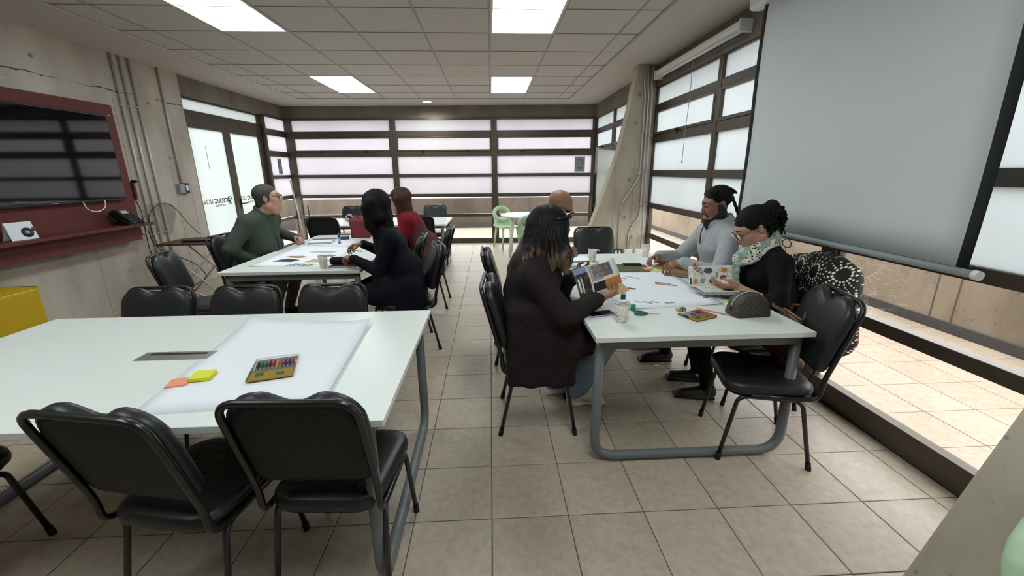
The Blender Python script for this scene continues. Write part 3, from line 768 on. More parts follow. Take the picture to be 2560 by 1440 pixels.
MB().tube([(-.03, 3.86, 2.655), (-.03, 5.68, 2.655)], .014, 10).build('bottom_bar', 'white_plastic', r)
for y in (3.835, 5.705): MB().box(-.048, .073, y-.008, y+.008, 2.65, 2.76).build('end_cap', 'white_plastic', r, bevel=.01)
MB().tube(bez([(-.03, 4.68, 2.65), (-.028, 4.67, 2.3), (-.032, 4.69, 1.95), (-.03, 4.70, 1.66)], 12)+[(-.03, 4.70, 1.62)], [.003]*12+[.003, .009], 6).build('cord', 'grey_plastic', r)
# ================================================================== PEOPLE  (implicit bodies turned into one continuous mesh each)
def axis_coords(lo, hi, base, fine):
    x = lo; out = [x]
    while x < hi:
        st = base
        for a, b, r in fine:
            if a-.01 <= x <= b: st = min(st, r)
        x += st; out.append(x)
    return np.array(out, np.float32)
class Field:
    def __init__(s, lo, hi, base=.010, fine=()):
        s.ax = [axis_coords(lo[i], hi[i], base, [(f[0][i], f[1][i], f[2]) for f in fine]) for i in range(3)]
        sh = tuple(len(a) for a in s.ax)
        s.D = np.full(sh, .15, np.float32); s.M = np.zeros(sh, np.int8)
    def win(s, lo, hi):
        sl = []
        for i in range(3):
            a = np.searchsorted(s.ax[i], lo[i]); b = np.searchsorted(s.ax[i], hi[i])
            if b <= a: return None
            sl.append(slice(int(a), int(b)))
        return tuple(sl)
    def grid(s, sl):
        return (s.ax[0][sl[0]][:, None, None], s.ax[1][sl[1]][None, :, None], s.ax[2][sl[2]][None, None, :])
    def comb(s, sl, d, m, k, sub=False, paint=False):
        D = s.D[sl]
        if paint:
            s.M[sl] = np.where(d < 0, m, s.M[sl]); return
        if sub:
            h = np.clip(.5-.5*(D+d)/k, 0, 1); s.D[sl] = D*(1-h)+(-d)*h+k*h*(1-h); return
        s.M[sl] = np.where(d < D, m, s.M[sl])
        h = np.clip(.5+.5*(D-d)/k, 0, 1); s.D[sl] = D*(1-h)+d*h-k*h*(1-h)
    def cap(s, a, b, ra, rb, m=0, k=.02, **kw):
        a = np.array(a, np.float32); b = np.array(b, np.float32); R = max(ra, rb)+k+.03
        sl = s.win(np.minimum(a, b)-R, np.maximum(a, b)+R)
        if not sl: return
        X, Y, Z = s.grid(sl); ab = b-a; L = float(ab@ab)+1e-12
        t = np.clip(((X-a[0])*ab[0]+(Y-a[1])*ab[1]+(Z-a[2])*ab[2])/L, 0, 1)
        d = np.sqrt((X-a[0]-t*ab[0])**2+(Y-a[1]-t*ab[1])**2+(Z-a[2]-t*ab[2])**2)-(ra+(rb-ra)*t)
        s.comb(sl, d, m, k, **kw)
    def ell(s, c, r, m=0, k=.02, R=None, **kw):
        c = np.array(c, np.float32); r = np.array(r, np.float32); e = float(r.max())+k+.03
        sl = s.win(c-e, c+e)
        if not sl: return
        X, Y, Z = s.grid(sl); p = [X-c[0], Y-c[1], Z-c[2]]
        if R is not None:
            R = np.array(R, np.float32); p = [R[0, i]*p[0]+R[1, i]*p[1]+R[2, i]*p[2] for i in range(3)]
        k0 = np.sqrt((p[0]/r[0])**2+(p[1]/r[1])**2+(p[2]/r[2])**2); k1 = np.sqrt((p[0]/r[0]**2)**2+(p[1]/r[1]**2)**2+(p[2]/r[2]**2)**2)+1e-6
        s.comb(sl, k0*(k0-1)/k1, m, k, **kw)
    def ecap(s, a, b, wa, wb, front=(0, 1, 0), m=0, k=.03, **kw):
        """tapered limb with an elliptic section; wa=(half width, half depth)"""
        a = np.array(a, np.float32); b = np.array(b, np.float32); R = max(wa+wb)+k+.03
        sl = s.win(np.minimum(a, b)-R, np.maximum(a, b)+R)
        if not sl: return
        X, Y, Z = s.grid(sl); ab = b-a; L = float(np.sqrt(ab@ab))+1e-9; n = ab/L
        f = np.array(front, np.float32); f = f-n*float(f@n); f /= np.sqrt(f@f); sd = np.cross(f, n)
        px, py, pz = X-a[0], Y-a[1], Z-a[2]
        q = px*n[0]+py*n[1]+pz*n[2]; t = np.clip(q/L, 0, 1); ex = q-t*L
        l = px*sd[0]+py*sd[1]+pz*sd[2]; e = px*f[0]+py*f[1]+pz*f[2]
        w = wa[0]+(wb[0]-wa[0])*t; dd = wa[1]+(wb[1]-wa[1])*t; mn = np.minimum(w, dd)
        rho = np.sqrt((l/w)**2+(e/dd)**2+(ex/mn)**2)
        s.comb(sl, (rho-1)*mn, m, k, **kw)
    def box(s, c, h, rnd, m=0, k=.02, R=None, **kw):
        c = np.array(c, np.float32); e = float(np.linalg.norm(h))+k+.03
        sl = s.win(c-e, c+e)
        if not sl: return
        X, Y, Z = s.grid(sl); p = [X-c[0], Y-c[1], Z-c[2]]
        if R is not None:
            R = np.array(R, np.float32); p = [R[0, i]*p[0]+R[1, i]*p[1]+R[2, i]*p[2] for i in range(3)]
        q = [np.abs(p[i])-(h[i]-rnd) for i in range(3)]
        d = np.sqrt(np.maximum(q[0], 0)**2+np.maximum(q[1], 0)**2+np.maximum(q[2], 0)**2)+np.minimum(np.maximum(q[0], np.maximum(q[1], q[2])), 0)-rnd
        s.comb(sl, d, m, k, **kw)
    def mesh(s, name, mats, wob=None):
        D = s.D; S_ = D < 0
        if wob is not None: D = D+wob(*np.meshgrid(*s.ax, indexing='ij', sparse=True)).astype(np.float32); S_ = D < 0
        c = S_.astype(np.int8)
        n8 = c[:-1, :-1, :-1]+c[1:, :-1, :-1]+c[:-1, 1:, :-1]+c[:-1, :-1, 1:]+c[1:, 1:, :-1]+c[1:, :-1, 1:]+c[:-1, 1:, 1:]+c[1:, 1:, 1:]
        act = np.argwhere((n8 > 0) & (n8 < 8))
        I, J, K = act[:, 0], act[:, 1], act[:, 2]
        acc = np.zeros((len(act), 3)); cnt = np.zeros(len(act))
        cor = [(i, j, k) for i in (0, 1) for j in (0, 1) for k in (0, 1)]
        val = {q: D[I+q[0], J+q[1], K+q[2]].astype(np.float64) for q in cor}
        pos = lambda q: np.stack([s.ax[0][I+q[0]], s.ax[1][J+q[1]], s.ax[2][K+q[2]]], 1).astype(np.float64)
        for q in cor:
            for a in range(3):
                if q[a]: continue
                q2 = tuple(v+(1 if i == a else 0) for i, v in enumerate(q))
                d0, d1 = val[q], val[q2]; mk = (d0 < 0) != (d1 < 0)
                t = np.where(mk, d0/np.where(d0 == d1, 1, d0-d1), 0)
                P = pos(q)+(pos(q2)-pos(q))*t[:, None]
                acc += P*mk[:, None]; cnt += mk
        V = acc/cnt[:, None]
        idx = np.full(n8.shape, -1, np.int32); idx[I, J, K] = np.arange(len(act))
        # material of the closest grid corner
        ci = [np.where(V[:, i]-s.ax[i][act[:, i]] > .5*(s.ax[i][act[:, i]+1]-s.ax[i][act[:, i]]), 1, 0) for i in range(3)]
        vm = s.M[I+ci[0], J+ci[1], K+ci[2]]
        F = []
        for a in range(3):
            o = [i for i in range(3) if i != a]
            sl0 = [slice(None)]*3; sl1 = [slice(None)]*3; sl0[a] = slice(0, -1); sl1[a] = slice(1, None)
            ch = S_[tuple(sl0)] != S_[tuple(sl1)]
            e = np.argwhere(ch)
            ok = (e[:, o[0]] > 0) & (e[:, o[1]] > 0) & (e[:, o[0]] < D.shape[o[0]]-1) & (e[:, o[1]] < D.shape[o[1]]-1)
            e = e[ok]
            def cell(d0, d1):
                q = e.copy(); q[:, o[0]] += d0; q[:, o[1]] += d1; return idx[q[:, 0], q[:, 1], q[:, 2]]
            quad = np.stack([cell(-1, -1), cell(0, -1), cell(0, 0), cell(-1, 0)], 1)
            ins = S_[e[:, 0], e[:, 1], e[:, 2]]
            flip = ins if a != 1 else ~ins
            quad = np.where(flip[:, None], quad, quad[:, ::-1])
            F.append(quad)
        F = np.concatenate(F); F = F[(F >= 0).all(1)]
        me = bpy.data.meshes.new(name); me.vertices.add(len(V)); me.vertices.foreach_set('co', V.ravel())
        me.loops.add(len(F)*4); me.loops.foreach_set('vertex_index', F.ravel().astype(np.int32))
        me.polygons.add(len(F)); me.polygons.foreach_set('loop_start', np.arange(0, len(F)*4, 4, dtype=np.int32))
        me.polygons.foreach_set('loop_total', np.full(len(F), 4, np.int32))
        me.polygons.foreach_set('material_index', vm[F[:, 0]].astype(np.int32)); me.polygons.foreach_set('use_smooth', np.ones(len(F), bool))
        for q in mats: me.materials.append(MATS[q])
        me.update(calc_edges=True); me.validate()
        return me

V3 = lambda *a: np.array(a, float)
def nrm(v): v = np.array(v, float); return v/np.linalg.norm(v)
def rotm(yaw=0, pitch=0, roll=0):
    """columns: right, forward, up.  yaw>0 turns left, pitch>0 looks down, roll>0 tilts to the right"""
    y, p, r = map(math.radians, (yaw, -pitch, roll))
    return np.array(Matrix.Rotation(y, 3, 'Z') @ Matrix.Rotation(p, 3, 'X') @ Matrix.Rotation(r, 3, 'Y'))
def ik(s, w, a, b, pole):
    s, w = np.array(s, float), np.array(w, float); d = w-s; L = min(np.linalg.norm(d), (a+b)*.995); n = d/np.linalg.norm(d)
    x = (a*a-b*b+L*L)/(2*L); h = math.sqrt(max(a*a-x*x, 0)); p = np.array(pole, float); p = p-n*(p@n); p /= np.linalg.norm(p)
    return s+n*x+p*h

SK, TOP, BOT, SHOE, DARK, LIP, TOP2, EYE = range(8)
def head(F, c, R, s=1.0, beard=None, male=True, eyes='down', jowl=0):
    c = np.array(c, float); T = lambda x, y, z: c+R @ (np.array([x, y, z])*s)
    E = lambda p, r, m=SK, k=.02, **kw: F.ell(T(*p), np.array(r)*s, m, k*s, R, **kw)
    C = lambda a, b, ra, rb, m=SK, k=.012, **kw: F.cap(T(*a), T(*b), ra*s, rb*s, m, k*s, **kw)
    E((0, -.016, .036), (.077, .097, .086)); E((0, .028, -.035), (.060, .070, .082), k=.03)
    C((-.048, .0, -.065), (0, .068, -.098), .028, .026, k=.03); C((.048, .0, -.065), (0, .068, -.098), .028, .026, k=.03)
    E((0, .076, -.098), (.022, .018, .018), k=.02)
    if jowl: E((0, .04, -.095), (.062, .05, .045+jowl), k=.03)
    for sx in (-1, 1):
        E((sx*.036, .058, -.022), (.030, .030, .032), k=.025)
        F.ell(T(sx*.033, .108, .012), np.array((.018, .020, .0105))*s, SK, .016*s, R, sub=True)
        E((sx*.032, .0775, .011), (.0155, .0135, .0115), k=.008)
        if eyes == 'open':
            E((sx*.032, .0855, .0105), (.0105, .0075, .0048), EYE, .001); E((sx*.032, .091, .0105), (.005, .004, .0046), DARK, .001)
            C((sx*.019, .0885, .016), (sx*.045, .083, .0145), .0022, .0018, DARK, .002)
        else:
            C((sx*.020, .0905, .0035), (sx*.045, .0835, .004), .0026, .002, DARK, .001)
        C((sx*.008, .080, .032), (sx*.045, .068, .032), .012, .011, k=.03)
        C((sx*.013, .0945, .034), (sx*.05, .0795, .035), .0040 if male else .0028, .0028, DARK, .004)
        E((sx*.078, -.008, -.004), (.0075, .016, .027), k=.006); C((sx*.083, -.018, .014), (sx*.081, -.016, -.018), .005, .0045, k=.006)
        E((sx*.0125, .100, -.025), (.008, .011, .008), k=.008)
    E((0, .066, -.06), (.040, .030, .036), k=.025); C((0, .088, .026), (0, .110, -.018), .0085, .0112, k=.014); E((0, .1095, -.021), (.0115, .011, .010), k=.01)
    C((-.020, .0915, -.056), (0, .0975, -.055), .0055, .0068, LIP, .004); C((.020, .0915, -.056), (0, .0975, -.055), .0055, .0068, LIP, .004)
    C((-.016, .0925, -.067), (0, .096, -.067), .006, .0074, LIP, .004); C((.016, .0925, -.067), (0, .096, -.067), .006, .0074, LIP, .004); F.cap(T(-.024, .104, -.061), T(.024, .104, -.061), .0022*s, .0022*s, LIP, .003*s, sub=True)
    if beard:
        d = beard
        C((-.052, .0, -.07), (0, .074, -.108), .036, .040, d, .015); C((.052, .0, -.07), (0, .074, -.108), .036, .040, d, .015); E((0, .082, -.135), (.034, .032, .040), d, .02)
        C((-.062, -.002, -.01), (-.058, .004, -.06), .024, .034, d, .01); C((.062, -.002, -.01), (.058, .004, -.06), .024, .034, d, .01)
        C((-.022, .1, -.042), (.022, .1, -.042), .006, .006, d, .005); C((-.024, .098, -.044), (-.027, .088, -.08), .006, .009, d, .006); C((.024, .098, -.044), (.027, .088, -.08), .006, .009, d, .006)
    return T
def hand(F, w, d, n, side, curl=(.5, .5, .5, .5), thumb=(.6, .5), s=1.05, m=SK, spread=.10):
    """w wrist, d pointing to the fingers, n out of the palm, side = +1 right hand / -1 left hand. returns finger tips"""
    w = np.array(w, float); d = nrm(d); n = np.array(n, float); n = nrm(n-d*(n@d)); t = np.cross(d, n)*side     # towards the thumb
    F.ecap(w-d*.01, w+d*.03*s, (.027*s, .02*s), (.036*s, .017*s), n, m, .012); F.ecap(w+d*.03*s, w+d*.082*s, (.037*s, .017*s), (.041*s, .013*s), n, m, .012)
    F.cap(w+d*.02*s+t*.022*s+n*.006*s, w+d*.05*s+t*.03*s+n*.01*s, .017*s, .015*s, m, .012)
    tips = []
    L = ((.044, .026, .021), (.048, .030, .022), (.044, .028, .021), (.035, .021, .018))
    for i in range(4):
        off = (.030-.020*i)*s; b = w+d*.086*s+t*off-d*(.004*abs(i-1.3))*s; dr = nrm(d+t*spread*(1.3-i)); p = b; a = 0
        for j, l in enumerate(L[i]):
            a += curl[i]*(1, 1.1, .8)[j]
            q = p+(dr*math.cos(a)+n*math.sin(a))*l*s; r0 = (.0092, .0084, .0078)[j]*(.88 if i == 3 else 1)*s
            F.cap(p, q, r0, r0*.92, m, .004); p = q
        tips.append(p)
    b = w+d*.035*s+t*.034*s+n*.008*s; d1 = nrm(d*.75+t*(.9-thumb[0])+n*thumb[0]); p = b+d1*.042*s; F.cap(b, p, .013*s, .0105*s, m, .008)
    d2 = nrm(d*.95+t*(.35-thumb[1])+n*thumb[1]*.9); q = p+d2*.034*s; F.cap(p, q, .0102*s, .0088*s, m, .004); tips.append(q)
    return tips
def to_local(p, loc, face):
    a = -math.radians(face-90); x, y = p[0]-loc[0], p[1]-loc[1]
    return V3(x*math.cos(a)-y*math.sin(a), x*math.sin(a)+y*math.cos(a), p[2])
def vec_local(v, face): return to_local(v, (0, 0), face)

mat('skin_light', srgb(182, 138, 117), .5, spec=.35, noise=(40, .3), col2=srgb(192, 149, 128))
mat('skin_tan', srgb(150, 110, 90), .48, spec=.35, noise=(40, .3), col2=srgb(160, 120, 99))
mat('skin_brown', srgb(138, 97, 77), .48, spec=.35, noise=(40, .3), col2=srgb(148, 107, 86))
mat('lip', srgb(150, 88, 80), .45); mat('brow', srgb(28, 22, 20), .7); mat('eye_white', srgb(205, 200, 195), .25)
mat('lip_dark', srgb(122, 72, 64), .45)
mat('shirt_green', srgb(60, 68, 61), .85, spec=.2, noise=(24, .3), col2=srgb(70, 79, 71), bump=(9, .5, .02))
mat('trousers_khaki', srgb(84, 78, 68), .9, spec=.2, noise=(30, .3), bump=(10, .4, .02))
mat('navy_cloth', srgb(20, 20, 30), .9, spec=.2, noise=(30, .3), col2=srgb(25, 25, 36), bump=(10, .4, .02))
mat('black_cloth', srgb(17, 16, 18), .9, spec=.2, noise=(30, .3), col2=srgb(23, 22, 24), bump=(10, .4, .02))
mat('coat_black', srgb(33, 27, 27), .88, spec=.25, noise=(30, .3), col2=srgb(41, 34, 33), bump=(7, .6, .03))
mat('jeans', srgb(92, 112, 134), .9, spec=.2, noise=(7, .3), col2=srgb(134, 154, 174), bump=(12, .5, .02))
mat('grey_melange', srgb(150, 154, 158), .92, spec=.15, noise=(90, .22), col2=srgb(182, 186, 190), bump=(9, .5, .02))
mat('puffer_navy', srgb(42, 46, 56), .5, spec=.4, noise=(20, .3), bump=(14, .5, .02))
mat('shoe_black', srgb(16, 16, 17), .5); mat('shoe_white', srgb(214, 214, 210), .6)
mat('hair_black', srgb(14, 12, 13), .7, spec=.2, noise=(60, .3), col2=srgb(26, 23, 23), stretch=(1, 1, .12), bump=(120, .5, .01))
mat('hair_brown', srgb(48, 26, 20), .5, spec=.3, noise=(60, .3), col2=srgb(72, 38, 28), stretch=(1, 1, .12), bump=(120, .5, .01))
mat('hair_greying', srgb(46, 43, 42), .6, spec=.3, noise=(120, .25), col2=srgb(86, 82, 79), bump=(200, .6, .006))
mat('frame_dark', srgb(24, 22, 24), .3)
mat('frame_tortoise', srgb(92, 58, 36), .3)
# maroon knit with a paisley-like red and sand pattern
def pattern_mat(name, base, c1, c2, scale=24):
    m = bpy.data.materials.new(name); m.use_nodes = True; N = m.node_tree.nodes; L = m.node_tree.links; b = N['Principled BSDF']; b.inputs['Roughness'].default_value = .9
    tc = N.new('ShaderNodeTexCoord'); v = N.new('ShaderNodeTexVoronoi'); v.inputs['Scale'].default_value = scale; v.feature = 'DISTANCE_TO_EDGE'
    w = N.new('ShaderNodeTexNoise'); w.inputs['Scale'].default_value = scale*.7; w.inputs['Detail'].default_value = 3
    ad = N.new('ShaderNodeVectorMath'); ad.operation = 'MULTIPLY_ADD'; ad.inputs[1].default_value = (.08, .08, .08)
    L.new(tc.outputs['Object'], w.inputs['Vector']); L.new(w.outputs['Color'], ad.inputs[0]); L.new(tc.outputs['Object'], ad.inputs[2]); L.new(ad.outputs[0], v.inputs['Vector'])
    r = N.new('ShaderNodeValToRGB'); e = r.color_ramp.elements; e[0].position = .02; e[0].color = c2; e[1].position = .1; e[1].color = base
    q = r.color_ramp.elements.new(.2); q.color = base; q = r.color_ramp.elements.new(.26); q.color = c1; q = r.color_ramp.elements.new(.34); q.color = base
    L.new(v.outputs['Distance'], r.inputs[0]); L.new(r.outputs[0], b.inputs['Base Color']); MATS[name] = m
pattern_mat('knit_pattern', srgb(74, 20, 28), srgb(104, 30, 36), srgb(96, 56, 52), 38)
mat('knit_red', srgb(110, 22, 36), .9, spec=.2, noise=(60, .3), bump=(40, .4, .01))
def streak_mat(name, dark, tip, z0, z1):
    """dark hair whose lower ends carry lighter dyed strands (object z)"""
    m = bpy.data.materials.new(name); m.use_nodes = True; N = m.node_tree.nodes; L = m.node_tree.links; b = N['Principled BSDF']; b.inputs['Roughness'].default_value = .55; b.inputs['Specular IOR Level'].default_value = .22
    tc = N.new('ShaderNodeTexCoord'); sp = N.new('ShaderNodeSeparateXYZ'); mr = N.new('ShaderNodeMapRange'); mr.inputs['From Min'].default_value = z1; mr.inputs['From Max'].default_value = z0; mr.inputs['To Min'].default_value = -.3; mr.inputs['To Max'].default_value = .5
    L.new(tc.outputs['Object'], sp.inputs[0]); L.new(sp.outputs['Z'], mr.inputs['Value'])
    mp = N.new('ShaderNodeMapping'); mp.inputs['Scale'].default_value = (1, 1, .09); nz = N.new('ShaderNodeTexNoise'); nz.inputs['Scale'].default_value = 75; nz.inputs['Detail'].default_value = 3
    L.new(tc.outputs['Object'], mp.inputs[0]); L.new(mp.outputs[0], nz.inputs['Vector'])
    ad = N.new('ShaderNodeMath'); ad.operation = 'ADD'; L.new(mr.outputs[0], ad.inputs[0]); L.new(nz.outputs['Fac'], ad.inputs[1])
    r = N.new('ShaderNodeValToRGB'); r.color_ramp.elements[0].position = .56; r.color_ramp.elements[1].position = .95; r.color_ramp.elements[0].color = dark; r.color_ramp.elements[1].color = tip
    L.new(ad.outputs[0], r.inputs[0]); L.new(r.outputs[0], b.inputs['Base Color'])
    bp = N.new('ShaderNodeBump'); bp.inputs['Strength'].default_value = .6; bp.inputs['Distance'].default_value = .01; L.new(nz.outputs['Fac'], bp.inputs['Height']); L.new(bp.outputs[0], b.inputs['Normal'])
    MATS[name] = m
streak_mat('hair_streaked', srgb(15, 13, 14), srgb(120, 98, 78), 1.0, 1.27)

def strands(cx, cy, n, amp):
    def f(X, Y, Z):
        th = np.arctan2(Y-cy, X-cx); return amp*np.sin(th*n+9*np.sin(Z*7)+3*np.sin(Z*23))
    return f
def seated(F, J, B, bare_fore=(False, False), coat=False):
    """limbs and trunk from the joint dictionary J with the build numbers in B"""
    pv, wa, ch, nb = J['pelvis'], J['waist'], J['chest'], J['neck']; fr = J.get('front', (0, 1, 0))
    F.ecap(pv, wa, B['pelvis'], B['waist'], fr, B.get('pelvis_m', TOP), .05); F.ecap(wa, ch, B['waist'], B['chest'], fr, TOP, .05)
    up = np.array(nb)*.8+np.array(ch)*.2
    F.ecap(ch, up, B['chest'], (B['chest'][0]*.72, B['chest'][1]*.72), fr, TOP, .05)
    if 'belly' in J: F.ell(J['belly'], B['belly'], TOP, .06)
    if 'bust' in J:
        for q in J['bust']: F.ell(q, (.075, .07, .075), TOP, .05)
    F.cap(np.array(nb)-np.array([0, 0, .03]), J['head']+J['HR'] @ V3(0, -.02, -.05), B['neckr'], B['neckr']*.9, SK, .025)
    for i, sx in enumerate((-1, 1)):
        sh, wr = J['sh'][i], J['wr'][i]; el = ik(sh, wr, B['ua'], B['fa'], J['pole'][i])
        r = B['arm']
        F.cap(np.array(nb)+(0, -.01, -.045), sh, r*1.05, r*1.12, TOP, .06)
        F.cap(sh, el, r*1.1, r*.92, TOP, .03)
        d = nrm(np.array(wr)-el)
        if bare_fore[i]:
            F.cap(el, el+d*.07, r*.9, r*.84, TOP, .02); F.cap(el, wr, .043, .027, SK, .006)
        else:
            F.cap(el, np.array(wr)-d*.015, r*.92, r*.66, TOP, .025); F.cap(np.array(wr)-d*.03, np.array(wr)-d*.012, r*.68, r*.68, TOP, .006)
            F.cap(np.array(wr)-d*.05, wr, .027, .026, SK, .004)
        for t in (.25, .5, .72):     # creases at the elbow
            q = el+(np.array(sh)-el)*t*.35; F.cap(q+(sx*.01, 0, r*.55), q+(sx*.02, .02, -r*.5), r*.5, r*.5, TOP, .03)
        h = J['hand'][i]
        J.setdefault('tips', {})[i] = hand(F, wr, h['d'], h['n'], sx, h.get('curl', (.4, .45, .5, .55)), h.get('thumb', (.5, .3)), B.get('hs', 1.05))
    for i, sx in enumerate((-1, 1)):
        hp, kn, an, to = J['hip'][i], J['knee'][i], J['ankle'][i], J['toe'][i]; r = B['thigh']
        F.cap(hp, kn, r, r*.74, BOT, .04); F.cap(kn, an, r*.72, B.get('cuff', r*.52), BOT, .03)
        F.cap(np.array(an)-(0, 0, .02), np.array(an)-(0, 0, .045), .035, .035, SK, .004)
        F.ecap(np.array(an)+(0, -.03, -.055), np.array(to), (.038, .045), (.042, .03), (0, 0, 1), SHOE, .02)
        F.box((np.array(an)+np.array(to))/2*V3(1, 1, 0)+V3(0, .0, .012), (.046, .135, .012), .01, SHOE, .01)
def legs(kx=.115, ky=.44, kz=.55, ax=.12, ay=.40, az=.10, hx=.095, hy=.03, hz=.56, tl=.17):
    return dict(hip=[V3(-hx, hy, hz), V3(hx, hy, hz)], knee=[V3(-kx, ky, kz), V3(kx, ky, kz)], ankle=[V3(-ax, ay, az), V3(ax, ay, az)], toe=[V3(-ax-.015, ay+tl, .035), V3(ax+.015, ay+tl, .035)])
def make_person(label, loc, face, J, B, mats, headkw, body_post=None, bare=(False, False), hi=1.6, base=.010):
    r = empty('person', (loc[0], loc[1], 0), math.radians(face-90)); tag(r, label, 'person', 'people working at the tables')
    els = [ik(J['sh'][i], J['wr'][i], B['ua'], B['fa'], J['pole'][i]) for i in (0, 1)]
    lo_ = np.min(els+[J['wr'][0], J['wr'][1], J['ankle'][0], J['pelvis'], J['sh'][0], J['sh'][1]], 0)-(.2, .28, .3); lo_[2] = -.02
    hi_ = np.max(els+[J['wr'][0], J['wr'][1], J['knee'][0], J['knee'][1], J['toe'][0], J['toe'][1], J['sh'][0], J['sh'][1], J['head']], 0)+(.22, .26, 0); hi_[2] = J['head'][2]+.2
    fine = [(J['head']-(.13, .16, .15), J['head']+(.13, .16, .15), .0034)]
    for i in (0, 1):
        c = np.array(J['wr'][i])+nrm(J['hand'][i]['d'])*.08; fine.append((c-.12, c+.12, .0052))
    F = Field(lo_, hi_, base, fine)
    seated(F, J, B, bare)
    if body_post: body_post(F)
    head(F, J['head'], J['HR'], **headkw)
    o = link('body', F.mesh('body', mats), r)
    return r
def collar_ring(parent, J, B, m, up=.045, tr=.015, grow=.016, drop=.02):
    a = np.array(J['neck'])-V3(0, 0, .03); b = J['head']+J['HR'] @ V3(0, -.02, -.05); n = nrm(b-a); c = a+n*(.03+up); u = np.array([1., 0, 0]); w = np.cross(n, u); R_ = B['neckr']+grow
    pts = [tuple(c+u*R_*math.cos(t)+w*R_*math.sin(t)+n*(-drop*math.sin(t))) for t in [2*math.pi*i/28 for i in range(28)]]
    mb = MB(); mb.tube(pts, tr, 8, closed=True); p2 = [tuple(np.array(p)-n*tr*1.3+(np.array(p)-c)*.08) for p in pts]; mb.tube(p2, tr*1.15, 8, closed=True)
    return mb.build('collar', m, parent)
def hairfield(J, s=1.0, ext=.16, down=.1, res=.005):
    c = J['head']; return Field(c-(ext, ext, down), c+(ext, ext, .17), res, ())
def eyeglasses(parent, J, s, m, w=.025, hgt=.019):
    c, R = J['head'], J['HR']; T = lambda x, y, z: tuple(c+R @ (np.array([x, y, z])*s)); mb = MB()
    for sx in (-1, 1):
        mb.tube([T(sx*.034+w*math.cos(a), .112-.012*abs(math.cos(a)) if sx*math.cos(a) > 0 else .114, .008+hgt*math.sin(a)) for a in [2*math.pi*i/20 for i in range(20)]], .0022, 6, closed=True)
        mb.tube([T(sx*(.034+w), .1, .012), T(sx*.079, .045, .014), T(sx*.084, -.005, .012), T(sx*.084, -.03, -.01)], .0022, 6)
    mb.tube([T(-.009, .115, .012), T(0, .119, .014), T(.009, .115, .012)], .0022, 6)
    g = mb.build('eyeglasses', m, parent)
    lm = MB()
    for sx in (-1, 1):
        lm.rings([[T(sx*.034+w*math.cos(a)*k, .112, .008+hgt*math.sin(a)*k) for a in [2*math.pi*i/16 for i in range(16)]] for k in (.97, .4)], cap=(False, True))
    lm.build('lens', 'clear_film', g)
    return g

mint_meshes()
shell_chair(.32, 8.66, -65, 'mint plastic chair behind the round table')
shell_chair(.66, 7.22, 86, 'mint plastic chair at the near side of the round table')
shell_chair(1.29, .385, -90, 'mint plastic chair rim in the lower right corner of the photo')
def P(loc, face): return (lambda *p: to_local(p, loc, face)), (lambda *v: vec_local(v, face))
MEN = dict(pelvis=(.18, .145), waist=(.17, .13), chest=(.19, .135), arm=.058, thigh=.088, neckr=.058, ua=.305, fa=.27)
WOM = dict(pelvis=(.175, .145), waist=(.15, .12), chest=(.165, .12), arm=.052, thigh=.086, neckr=.05, ua=.285, fa=.25, hs=.98)

# ---- man in the green shirt
loc, fc = (-2.62, 4.5), -4; W, D_ = P(loc, fc)
J = dict(pelvis=V3(0, .05, .57), waist=V3(0, .12, .77), chest=V3(0, .19, .96), neck=V3(0, .245, 1.115), belly=V3(0, .20, .80), head=V3(0, .335, 1.295), HR=rotm(20, -4), front=(0, 1, -.25),
         sh=[V3(-.21, .22, 1.06), V3(.205, .205, 1.07)], wr=[W(-2.27, 4.93, .815), V3(.19, .24, .655)], pole=[(-.7, -.5, -.5), (.75, -.5, -.5)],
         hand=[dict(d=D_(.75, -.45, .0), n=D_(-.2, -.4, -.8), curl=(.75, .85, .95, 1.0), thumb=(.7, .6)), dict(d=(-.5, .8, -.2), n=(0, -.2, -1))], **legs(ky=.46, kx=.16, ax=.15, ay=.30))
B = dict(MEN, pelvis=(.205, .17), waist=(.205, .165), chest=(.215, .155), belly=(.19, .17, .17), arm=.074, thigh=.10, neckr=.074, ua=.315, fa=.285, hs=1.12)
r = make_person('heavyset man with glasses and a dark green shirt, seated left at the middle table', loc, fc, J, B, ['skin_light', 'shirt_green', 'trousers_khaki', 'shoe_black', 'brow', 'lip', 'shirt_green', 'eye_white'], dict(s=1.13, eyes='open', jowl=.004))
T = lambda x, y, z: J['head']+J['HR'] @ (V3(x, y, z)*1.13)
H = hairfield(J, ext=.17)
H.ell(T(0, -.022, .045), V3(.081, .1, .084)*1.13, 0, .01, J['HR'])
for sx in (-1, 1): H.ell(T(sx*.066, -.012, .005), V3(.016, .04, .05)*1.13, 0, .01, J['HR'])
H.ell(T(0, -.06, -.03), V3(.06, .05, .06)*1.13, 0, .02, J['HR'])
H.ell(T(0, .115, -.01), V3(.10, .075, .085)*1.13, 0, .008, J['HR'], sub=True)
for sx in (-1, 1): H.ell(T(sx*.09, -.004, -.012), V3(.03, .028, .042)*1.13, 0, .006, J['HR'], sub=True)
link('hair', H.mesh('hair', ['hair_greying']), r)
eyeglasses(r, J, 1.13, 'frame_dark')
